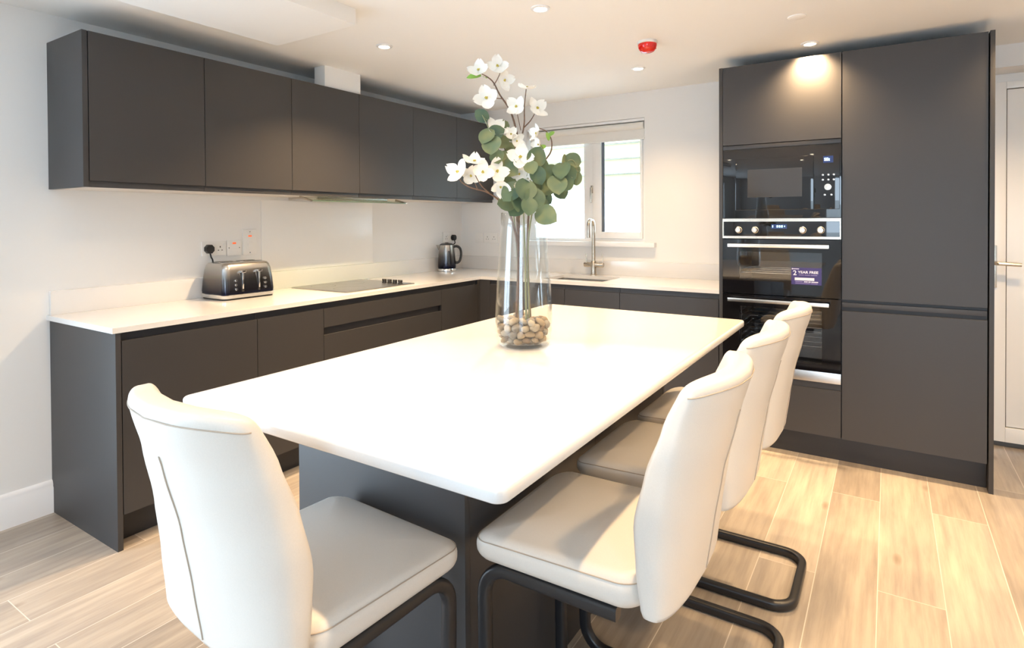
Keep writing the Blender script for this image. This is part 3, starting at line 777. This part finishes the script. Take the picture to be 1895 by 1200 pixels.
# ---- promotional sticker on the upper oven door
st = thing('oven_sticker', 'purple promotional sticker reading 2 YEAR FREE on the upper oven window', 'sticker', (2.781, -.588, .935))
sy0 = -.5872
obj('label_card', MB().box(2.708, 2.855, sy0, -.5859, .939, 1.031), M['purple'], st)
T = lambda n_, s_, z_, x_, b_, m_='sticker_white', sx=1.0: text_mesh(n_, s_, z_, M[m_], st, (x_, sy0-.0004, b_), (PI/2, 0, 0), sx=sx, bold=.0005)
T('number', '2', .036, 2.716, .990, sx=1.05)
T('slogan', 'YEAR FREE', .0185, 2.741, 1.0005, sx=1.12)
pr = MB()
pr.box(2.711, 2.716, sy0-.0006, sy0, 1.0205, 1.027).box(2.717, 2.746, sy0-.0006, sy0, 1.022, 1.0255)
pr.box(2.725, 2.820, sy0-.0006, sy0, .962, .977)
for xa, xb, za in ((2.770, 2.788, .9530), (2.791, 2.803, .9530), (2.806, 2.838, .9530)): pr.box(xa, xb, sy0-.0006, sy0, za, za+.0045)
obj('print', pr, M['sticker_white'], st)
pr = MB()
for xa, xb, za in ((2.745, 2.770, .9895), (2.773, 2.800, .9895), (2.803, 2.834, .9895), (2.728, 2.764, .9535), (2.728, 2.80, .9450), (2.803, 2.836, .9450)): pr.box(xa, xb, sy0-.0005, sy0, za, za+.0035)
obj('fine_print', pr, M['sticker_lilac'], st)

# ================================================================== ISLAND
ix0, ix1, iy0, iy1, iz = 1.732, 2.6555, -3.351, -1.5425, 0.879
il = thing('island_cabinet', 'graphite panelled base under the white island top', 'island', (2.05, -2.3, 0))
bx0_, bx1_, by0_, by1_ = 1.745, 2.335, -3.026, -1.60
obj('near_panel', MB().box(bx0_, bx1_, by0_, by0_+.02, 0, .853, .0012), M['graphite'], il)
obj('far_panel', MB().box(bx0_, bx1_, by1_-.02, by1_, 0, .853, .0012), M['graphite'], il)
for k in range(2):
    ya = by0_+.021 + k*.692; yb_ = ya + .691
    obj('side_panel', MB().box(bx1_-.020, bx1_-.001, ya, yb_, 0, .853, .001), M['graphite'], il)
    obj('door', MB().box(bx0_+.001, bx0_+.020, ya+.001, yb_-.001, .138, .828, .001), M['graphite'], il)
obj('carcass', MB().box(bx0_+.03, bx1_-.022, by0_+.022, by1_-.022, .0, .853), M['carcass_dark'], il)
tt = MB(); rc = .022
def tr2(ins, z, r): return [((ix0+ix1)/2+a, (iy0+iy1)/2+c, z) for a, c in rrect(ix1-ix0-2*ins, iy1-iy0-2*ins, r, 8)]
tt.rings([tr2(.003, .854, rc-.002), tr2(0, .857, rc), tr2(0, .8735, rc), tr2(.0015, .877, rc-.001), tr2(.004, .879, rc-.003)])
tag(obj('island_table', tt, M['quartz'], angle=60), 'long white quartz island table top with rounded corners under the vase', 'table top')

# ================================================================== CHAIRS (local: front = +x, seat centre above the origin)
def cushion(L0, L1, W, z0, z1, rp, re, crown):
    cx, L = (L0+L1)/2, L1-L0; rings = []
    def ring(ins, z):
        out = []; top = max(0, min(1, (z-z0)/(z1-z0)))
        for a, c in rrect(L-2*ins, W-2*ins, max(rp-ins, .012), 8):
            taper = 1.0 - .05*max(0, -a/(L/2))      # a touch narrower at the back
            drop = (.006-.026*top)*max(0, (a/(L/2)-.25)/.75)**2  # waterfall front
            out.append((cx+a, c*taper, z+drop))
        return out
    for k in range(7):
        a = PI/2*k/6; rings.append(ring(re*(1-math.sin(a)), z0+re*(1-math.cos(a))))
    for k in range(7):
        a = PI/2*k/6; rings.append(ring(re*(1-math.cos(a)), z1-re*(1-math.sin(a))))
    n = 9
    for k in range(1, n):
        s = k/n; ins = re + (min(L, W)/2 - re - .02)*s
        rings.append(ring(ins, z1 + crown*math.sin(s*PI/2)))
    return rings
def lerp_tab(tab, v):
    for (v0, a0), (v1, a1) in zip(tab, tab[1:]):
        if v <= v1:
            t = (v-v0)/(v1-v0); t = t*t*(3-2*t)*.5 + t*.5
            return a0 + (a1-a0)*t
    return tab[-1][1]
REAR = [(0, -.202), (.25, -.209), (.5, -.218), (.75, -.236), (1, -.262)]
FRONT = [(0, -.134), (.18, -.122), (.38, -.114), (.6, -.136), (.8, -.170), (1, -.206)]
WIDE = [(0, .210), (.2, .216), (.45, .216), (.7, .205), (.9, .192), (1, .186)]
def back_pt(v, th):
    """ring of the backrest at height v (0 bottom .. 1 top)"""
    z0, z1 = .536, .992
    w = lerp_tab(WIDE, v); rear = lerp_tab(REAR, v); front = lerp_tab(FRONT, v)
    xc = (rear+front)/2; t = front-rear; e = 1.0
    if v > .955: e = .50 + .50*math.sqrt(max(0, 1-((v-.955)/.045)**2))
    if v < .02: e = .90 + .10*v/.02
    c, s = math.cos(th), math.sin(th)
    y = math.copysign(abs(c)**.42, c)*(w - (1-e)*.016)
    d = t/2*math.copysign(abs(s)**.62, s)*e
    q = min(1, abs(y)/w)
    bow = (.016+.036*min(1, v*1.15))*(1-q*q)
    z = z0 + (z1-z0)*v - .012*(q**6)*max(0, (v-.8)/.2)**1.5
    return Vector((xc + d - bow, y, z))
def make_chair(label, x, y, rz):
    t = thing('dining_chair', label, 'chair', (x, y, 0), rz, 'cream cantilever dining chairs')
    b = MB(); b.rings(cushion(-.150, .256, .432, .526, .598, .055, .030, .010)); obj('seat', b, M['leather'], t, world=False, angle=70)
    rg = cushion(-.150, .256, .433, .526, .5982, .055, .030, .010)[9]
    b = MB(); b.tube([Vector(p)+Vector((0, 0, .0006)) for p in rg], .0013, 6, closed=True); obj('seat_seam', b, M['stitch'], t, world=False)
    b = MB(); n = 56; V = [0, .02, .05] + [.05+.045*k for k in range(1, 21)] + [.96, .97, .98, .988, .994, .998, 1.0]
    V = sorted(set(round(min(1, v), 4) for v in V))
    b.rings([[back_pt(v, 2*PI*k/n) for k in range(n)] for v in V]); obj('backrest', b, M['leather'], t, world=False, angle=75)
    # seams: centre of the rear face, and along the rear top edge
    b = MB(); b.tube([back_pt(.03+.77*k/24, -PI/2)+Vector((-.0003, 0, 0)) for k in range(25)], .0017, 6)
    obj('back_seam', b, M['stitch'], t, world=False)
    b = MB(); b.tube([back_pt(.955, PI*1.02 + PI*.96*k/40)+Vector((-.0004, 0, 0)) for k in range(41)], .0014, 6)
    obj('top_seam', b, M['stitch'], t, world=False)
    r = .068; yh = .182
    side = [(-.095, -yh, .510), (.232, -yh, .510), (.226, -yh, .017), (-.268, -yh, .017), (-.268, yh, .017), (.226, yh, .017), (.232, yh, .510), (-.095, yh, .510)]
    b = MB(); b.sweep(fillet(side, r, 8), rrect(.030, .028, .008, 3), upv=(0, 0, 1)); obj('frame', b, M['black_steel'], t, world=False, angle=60)
    b = MB(); b.box(-.09, -.06, -yh+.014, yh-.014, .501, .525, .003).box(.12, .15, -yh+.014, yh-.014, .501, .525, .003); obj('seat_bracket', b, M['black_steel'], t, world=False)
    return t
make_chair('cream leather chair at the near short end of the island, back towards the camera', 2.136, -3.300, PI/2-.05)
make_chair('cream leather chair nearest the camera of the three along the long side of the island', 2.606, -2.822, PI)
make_chair('cream leather chair in the middle of the three along the long side of the island', 2.612, -2.318, PI)
make_chair('cream leather chair nearest the ovens of the three along the long side of the island', 2.620, -1.828, PI)

# ================================================================== VASE, PEBBLES, BRANCHES
VX, VY, VZ = 2.137, -2.440, 0.879
VR = math.radians(32.69)
va = thing('glass_vase', 'tall clear glass vase holding pebbles and white blossom branches on the island', 'vase', (VX, VY, VZ))
H = .440
out = [(.060, 0), (.074, .003), (.086, .012), (.092, .030), (.0945, .060), (.0945, .100), (.092, .16), (.087, .24), (.081, .32), (.076, .39), (.0735, H)]
inn = [(.0700, H), (.0725, .39), (.0775, .32), (.0835, .24), (.0885, .16), (.0910, .100), (.0910, .060), (.0885, .030), (.080, .017), (.060, .013), (.001, .012)]
b = MB(); b.lathe([(.001, 0)] + out + [(.0718, H+.0012)] + inn, 0, 0, 64, True, True)
obj('vase_wall', b, M['vase_glass'], va, world=False, angle=60)

peb = []
for k in range(8):
    t = bmesh.new(); bmesh.ops.create_icosphere(t, subdivisions=2, radius=1)
    ph = [random.uniform(0, 6) for _ in range(6)]; sc = (random.uniform(.95, 1.25), random.uniform(.8, 1.0), random.uniform(.6, .8))
    for v in t.verts:
        c = v.co; f = 1 + .12*math.sin(2.3*c.x+ph[0])+.12*math.sin(2.7*c.y+ph[1])+.10*math.sin(3.1*c.z+ph[2])+.08*math.sin(5*c.x+4*c.y+ph[3])
        v.co = Vector((c.x*sc[0], c.y*sc[1], c.z*sc[2]))*f
    for f in t.faces: f.smooth = True
    me = bpy.data.meshes.new('pebble'); t.to_mesh(me); t.free(); me.materials.append(STONES[k % 4]); peb.append(me)
npb = 0
for li, z in enumerate((.0285, .049, .069, .087)):
    lim = .0895 if z > .03 else .083
    for rad, cnt in ((lim-.0180, 14), (lim-.047, 8), (lim-.074, 3)):
        for k in range(cnt):
            if li == 3 and rad > .06 and random.random() < .3: continue
            a = 2*PI*(k+random.uniform(-.18, .18)+.5*(li % 2))/cnt
            r_ = rad + random.uniform(-.003, .0015)
            s = random.uniform(.0132, .0172)
            o = bpy.data.objects.new('pebble', peb[random.randrange(8)]); C.objects.link(o)
            o.location = (VX+r_*math.cos(a), VY+r_*math.sin(a), VZ+z+random.uniform(-.003, .003))
            o.rotation_euler = (random.uniform(-.5, .5), random.uniform(-.5, .5), random.uniform(0, 6.28)); o.scale = (s, s, s)
            tag(o, 'small tan or grey pebble in the bottom of the glass vase', 'pebble', 'pebbles in the glass vase'); npb += 1

# --- spray frame: x across, y depth, z up, unit 1/555 m, origin at the vase base
def q(a, b_, c=0.0): return Vector((a/555, c*1.9, b_/555))
def spray(name, label, grp):
    t = thing(name, label, 'flower' if 'blossom' in name else 'branch', (VX, VY, VZ), VR, grp)
    OFF[t.name] = Vector((0, 0, 0)); return t
def twig(mb, pts, r0, r1, n=8):
    P = catmull(pts, 6); m = len(P); mb.tube(P, 1.0, n, scale=[r0+(r1-r0)*k/(m-1) for k in range(m)])
def orient(mb_fn, pos, nrm, roll, size):
    n = Vector(nrm).normalized(); qt = n.to_track_quat('Z', 'Y')
    mt = Matrix.Translation(pos) @ qt.to_matrix().to_4x4() @ Matrix.Rotation(roll, 4, 'Z') @ Matrix.Scale(size, 4)
    return mt
def flower_mesh(cupped, seed):
    rnd = random.Random(seed); mb = MB()
    for k in range(4):
        a = PI/2*k + rnd.uniform(-.15, .15); lift = cupped + rnd.uniform(-.12, .12); ln = rnd.uniform(.88, 1.08)
        ca, sa = math.cos(a), math.sin(a)
        def f(u, v):
            s = u; w = .50*math.sin(PI*min(1, s*.92+.05))**.75*(1.0 if s < .8 else 1.0)
            x = s*ln*(1 - .10*(1-abs(v*2-1))*(s > .85)); y = (v-.5)*2*w*.95
            z = lift*s*s*.8 + .16*(v*2-1)**2*s - .03 + .06*math.sin(s*6+k)
            return (x*ca - y*sa, x*sa + y*ca, z)
        mb.grid(f, 8, 6)
    return mb
def add_flower(t, pos, nrm, size=.045, cupped=.25, roll=None, seed=0, cup=False):
    roll = seed*1.7 if roll is None else roll
    mt = orient(None, pos, nrm, roll, size*.86)
    mb = flower_mesh(cupped, seed); mb.bm.transform(mt)
    f = obj('flower', mb, M['petal'], t, world=False, angle=80)
    c = MB()
    for k in range(9):
        a = k*2.4; r = .035*math.sqrt(k); c.sphere((r*math.cos(a), r*math.sin(a), .07+.02*(k % 3)), .055, 1)
    c.bm.transform(mt); obj('flower_centre', c, M['yellow'], f, world=False)
    if cup:
        c = MB(); c.lathe([(.02, -.22), (.12, -.16), (.16, -.03), (.05, 0)], 0, 0, 10); c.bm.transform(mt); obj('flower_cup', c, M['cup'], f, world=False)
def leaf(mb, base, d, nrm, L, W, bend=.25):
    d = Vector(d).normalized(); n = Vector(nrm); n = (n - d*n.dot(d)).normalized(); s = d.cross(n); base = Vector(base)
    def f(u, v):
        w = W/2*(math.sin(PI*min(1, .06+u*.94))**.62); y = (v-.5)*2
        return base + d*(u*L) + s*(y*w) + n*(-bend*L*u*u + .18*w*y*y)
    mb.grid(f, 7, 4)

NF = (0.1, -1, .15)
# blossom branch 1: tall one leaning left, with fork to the right
b1 = spray('blossom_branch', 'tallest white blossom branch forking above the vase, tips near the ceiling', 'white blossom branches')
m_ = MB()
twig(m_, [q(-6, 45, .0), q(-8, 170, .0), q(-12, 255, .0), q(-8, 330, -.005), q(-9, 375, -.01), q(-22, 425, -.02), q(-42, 455, -.03), q(-55, 478, -.035), q(-78, 492, -.04)], .0052, .0016)
twig(m_, [q(-8, 360, -.008), q(2, 405, .0), q(3, 440, .01), q(7, 478, .02)], .0030, .0013)
twig(m_, [q(1, 400, .0), q(14, 415, .01), q(24, 432, .015)], .0024, .0013)
twig(m_, [q(-52, 470, -.034), q(-44, 482, -.04), q(-40, 490, -.045)], .0018, .001)
twig(m_, [q(-38, 448, -.028), q(-52, 445, -.045), q(-62, 443, -.05)], .0016, .001)
twig(m_, [q(-4, 396, .0), q(-10, 420, -.02), q(-12, 430, -.03)], .0014, .001)
obj('stem', m_, M['bark'], b1, world=False)
for i, (a, b_, c, n, s, cu) in enumerate([(-78, 493, -.05, (-.2, -1, .5), .042, .3), (-45, 498, -.055, (.2, -1, .3), .042, .2), (-33, 476, -.045, (.6, -1, -.1), .040, .3), (-64, 443, -.055, (-.15, -1, .2), .050, .15),
        (8, 478, .02, (.1, -.35, 1), .046, .25), (27, 438, .012, (.5, -1, .5), .046, .3), (-12, 432, -.035, (-.4, -1, .3), .042, .35)]):
    add_flower(b1, q(a, b_, c), n, s, cu, seed=i)
m_ = MB(); leaf(m_, q(-74, 486, -.04), (-1, -.2, -.05), (0, -1, .5), .046, .022); leaf(m_, q(-70, 486, -.03), (.2, .6, .2), (0, -1, .5), .03, .016)
obj('leaves', m_, M['leaf_fresh'], b1, world=False)
# blossom branch 2: right hand curl
b2 = spray('blossom_branch', 'white blossom branch curling right of the tall one, in front of the window blind', 'white blossom branches')
m_ = MB()
twig(m_, [q(12, 42, .015), q(8, 150, .02), q(10, 240, .02), q(20, 300, .03), q(38, 338, .04), q(54, 362, .045), q(55, 385, .045), q(45, 400, .04), q(30, 405, .03)], .0048, .0012)
twig(m_, [q(42, 345, .04), q(40, 362, .03), q(32, 375, .025)], .0016, .001)
twig(m_, [q(10, 255, .02), q(-2, 300, -.03), q(-6, 335, -.05)], .0022, .0012)
obj('stem', m_, M['bark'], b2, world=False)
for i, (a, b_, c, n, s, cu) in enumerate([(26, 395, .03, (-.9, -.5, .3), .036, .5), (-6, 340, -.06, (-.1, -1, .25), .050, .2), (29, 372, .02, (-.8, -.6, .0), .030, .7), (-8, 312, -.05, (.2, -1, -.3), .036, .5)]):
    add_flower(b2, q(a, b_, c), n, s, cu, seed=10+i, cup=(i == 2))
m_ = MB(); leaf(m_, q(46, 398, .04), (.35, -.3, -1), (.6, -1, .2), .030, .018); leaf(m_, q(44, 372, .035), (-.9, -.3, -.35), (0, -1, .4), .034, .018); leaf(m_, q(50, 392, .04), (.9, -.2, .7), (0, -1, .3), .024, .014)
obj('leaves', m_, M['leaf_fresh'], b2, world=False)
# blossom branch 3: low left
b3 = spray('blossom_branch', 'low white blossom branch reaching left over the rim of the vase', 'white blossom branches')
m_ = MB()
twig(m_, [q(-14, 45, -.01), q(-10, 170, -.01), q(-22, 235, -.02), q(-34, 257, -.03), q(-60, 278, -.05), q(-92, 288, -.06), q(-108, 298, -.065), q(-110, 308, -.07)], .0046, .0012)
twig(m_, [q(-58, 277, -.05), q(-74, 292, -.07), q(-84, 312, -.08), q(-86, 330, -.08)], .0020, .001)
twig(m_, [q(-36, 258, -.03), q(-46, 276, -.05), q(-40, 290, -.06), q(-38, 310, -.06)], .0018, .001)
twig(m_, [q(-80, 284, -.056), q(-86, 298, -.05), q(-92, 305, -.05)], .0016, .001)
obj('stem', m_, M['bark'], b3, world=False)
for i, (a, b_, c, n, s, cu) in enumerate([(-112, 313, -.08, (-.5, -1, .4), .046, .4), (-92, 308, -.055, (.2, -1, .3), .040, .3), (-84, 331, -.08, (.1, -.7, .9), .042, .4), (-70, 312, -.085, (.3, -1, .2), .042, .3),
        (-46, 315, -.065, (.3, -1, .3), .048, .25), (-40, 288, -.075, (.1, -1, -.5), .036, .6)]):
    add_flower(b3, q(a, b_, c), n, s, cu, seed=20+i)
# blossom branch 4: among the leaves
b4 = spray('blossom_branch', 'short white blossom branch tucked among the green leaves', 'white blossom branches')
m_ = MB()
twig(m_, [q(-2, 45, .02), q(-4, 180, .03), q(-14, 280, .01), q(-30, 350, -.01), q(-48, 392, -.03)], .0040, .0012)
twig(m_, [q(-16, 290, .01), q(-12, 340, -.01), q(-16, 372, -.02)], .0018, .001)
twig(m_, [q(-8, 230, .02), q(-2, 270, -.04), q(-2, 285, -.06)], .0018, .001)
obj('stem', m_, M['bark'], b4, world=False)
for i, (a, b_, c, n, s, cu) in enumerate([(-48, 394, -.04, (.4, -1, .5), .044, .4), (-22, 384, -.03, (.2, -1, .3), .030, .5), (-12, 372, -.03, (.5, -1, .0), .030, .6), (-2, 288, -.075, (.0, -1, -.2), .034, .6), (4, 262, -.075, (.2, -1, .4), .026, .8)]):
    add_flower(b4, q(a, b_, c), n, s, cu, seed=30+i, cup=(i == 0))

# eucalyptus sprays
def eucalyptus(label, path, leaves, seed, mt='leaf'):
    rnd = random.Random(seed)
    t = spray('eucalyptus_stem', label, 'green eucalyptus stems')
    m_ = MB(); twig(m_, path, .0034, .0011)
    lf = MB(); lf2 = MB(); P = catmull(path, 8)
    for a, b_, c, L in leaves:
        tip = q(a, b_, c)
        k = min(range(len(P)), key=lambda i: (P[i]-tip).length - P[i].z*.12)
        base0 = P[k]; d = tip - base0
        if d.length < .012: d = Vector((rnd.uniform(-1, 1), -.6, rnd.uniform(-.2, .8)))*.02
        d.y *= .35
        dn = (d.normalized() + Vector((rnd.uniform(-.3, .3), rnd.uniform(-.15, .1), rnd.uniform(-.3, .3)))).normalized()
        Lm = L*1.03/555; start = tip - dn*Lm*.5
        m_.tube(catmull([base0, (base0+start)/2 + Vector((0, 0, -.004)), start], 3), .0010, 5)
        nr = Vector((rnd.uniform(-.4, .4), -1, rnd.uniform(-.1, .5)))
        leaf(lf if rnd.random() < .6 else lf2, start, dn, nr, Lm, Lm*rnd.uniform(.82, .98), rnd.uniform(.02, .3))
    obj('stem', m_, M['stem_green'], t, world=False)
    obj('leaves', lf, M['leaf'], t, world=False, angle=80); obj('leaves', lf2, M['leaf_dark'], t, world=False, angle=80)
eucalyptus('eucalyptus stem leaning left, its top leaves beside the wall cabinet',
           [q(-8, 45, .03), q(-12, 180, .02), q(-26, 290, -.01), q(-42, 350, -.03), q(-60, 390, -.05), q(-72, 415, -.05)],
           [(-73, 414, -.05, 27), (-38, 402, -.02, 30), (-64, 376, -.06, 33), (-48, 385, -.05, 30), (-55, 360, -.07, 36), (-38, 372, -.03, 30), (-34, 340, -.05, 32), (-46, 340, -.06, 30),
            (-22, 350, -.02, 28), (-26, 322, -.06, 34), (-16, 335, -.03, 30), (-8, 320, .0, 30), (-40, 312, -.03, 26), (-20, 365, .0, 26), (-25, 300, -.04, 30), (-18, 388, .01, 24)], 3)
eucalyptus('eucalyptus stem in the middle of the bunch with leaves hanging over the rim',
           [q(4, 45, -.02), q(2, 180, -.02), q(0, 260, -.03), q(6, 310, -.05), q(18, 340, -.06)],
           [(22, 340, -.06, 36), (12, 320, -.08, 30), (30, 325, -.05, 34), (24, 308, -.07, 32), (2, 282, -.09, 40), (-22, 280, -.08, 40), (-30, 262, -.06, 34), (-8, 262, -.08, 36), (18, 268, -.09, 38),
            (8, 255, -.10, 30), (-16, 300, -.04, 30), (-4, 300, -.03, 32), (36, 240, -.08, 40), (30, 255, -.06, 30), (-2, 335, -.03, 28), (20, 288, -.03, 30), (-14, 250, -.06, 30), (36, 300, .0, 28)], 5)
eucalyptus('eucalyptus stem drooping to the right in front of the window',
           [q(10, 45, .0), q(8, 180, .0), q(20, 260, -.01), q(44, 300, -.02), q(66, 328, -.03), q(86, 338, -.03), q(94, 325, -.03), q(94, 308, -.03)],
           [(88, 338, -.03, 30), (72, 334, -.05, 28), (64, 318, -.07, 38), (52, 312, -.05, 36), (78, 312, -.05, 32), (72, 295, -.06, 34), (56, 292, -.08, 38), (42, 288, -.05, 34), (90, 318, -.02, 28),
            (95, 305, -.03, 24), (60, 305, -.01, 34), (46, 300, .01, 32), (66, 280, -.03, 28), (34, 280, -.04, 30), (84, 328, -.01, 26), (40, 270, -.02, 26)], 8)

# ================================================================== CEILING FITTINGS
dl_lab = {(0.898, -1.826): 'lit ceiling downlight above the left worktop, beside the boxed beam', (1.867, -1.850): 'lit ceiling downlight above the island, at the top edge of the photo',
          (1.860, -0.637): 'lit ceiling downlight near the kitchen window, behind the red alarm', (2.801, -0.615): 'lit ceiling downlight right in front of the oven tower'}
def downlight(x, y, label, power=SPOT_W):
    t = thing('ceiling_downlight', label, 'ceiling light', (x, y, CZ), group='recessed ceiling downlights'); n = 32
    b = MB(); b.rings([[(r*math.cos(2*PI*k/n), r*math.sin(2*PI*k/n), z) for k in range(n)] for r, z in ((.043, 0), (.043, -.004), (.037, -.007), (.029, -.007), (.028, -.002), (.028, 0))], closed=True)
    obj('trim_ring', b, M['gloss_white'], t, world=False)
    b = MB(); b.lathe([(.0275, -.0005), (.0275, -.003), (.018, -.0045), (.001, -.005)], 0, 0, 24); obj('lamp', b, M['lamp'], t, world=False)
    l = bpy.data.lights.new('downlight_beam', 'SPOT'); l.energy = power; l.color = WARM; l.spot_size = math.radians(126); l.spot_blend = 1.0; l.shadow_soft_size = .028
    o = bpy.data.objects.new('downlight_beam', l); C.objects.link(o); o.parent = t; o.location = (0, 0, -.012)
for ((x, y), lb), k in zip(dl_lab.items(), (1.5, .85, .45, 1.5)): downlight(x, y, lb, SPOT_W*k)
for x, y in ((2.801, -1.84), (3.74, -1.84), (2.801, -3.06), (3.74, -3.06), (3.74, -0.63), (4.7, -1.84), (4.7, -3.06), (1.40, -3.06)):  # unseen downlights, added to brighten the door, floor and base cabinets
    downlight(x, y, 'added ceiling downlight out of view, placed for its warm light', SPOT_W*.55)

al = thing('fire_alarm', 'red dome fire alarm on the ceiling', 'alarm', (2.092, -1.122, CZ))
b = MB(); b.lathe([(.050, 0), (.052, -.003), (.052, -.010), (.048, -.014)], 0, 0, 32); obj('base', b, M['white_plastic'], al, world=False)
b = MB(); b.lathe([(.0475, -.0142), (.0475, -.026), (.043, -.040), (.034, -.052), (.020, -.058), (.001, -.059)], 0, 0, 32); rd = obj('lens', b, M['red_lens'], al, world=False)
b = MB()
for k in range(12):
    a = 2*PI*k/12; b.tube([(.0477*math.cos(a), .0477*math.sin(a), -.016), (.0440*math.cos(a), .0440*math.sin(a), -.040)], .0016, 6)
obj('lens_rib', b, M['red_lens'], rd, world=False)
cvp = MB(); cvp.lathe([(.040, CZ), (.040, CZ-.003), (.034, CZ-.0055), (.001, CZ-.006)], 2.797, -1.102, 32)
tag(obj('cover_plate', cvp, M['ceiling']), 'small flat round cover plate on the ceiling, above the oven tower', 'ceiling plate')
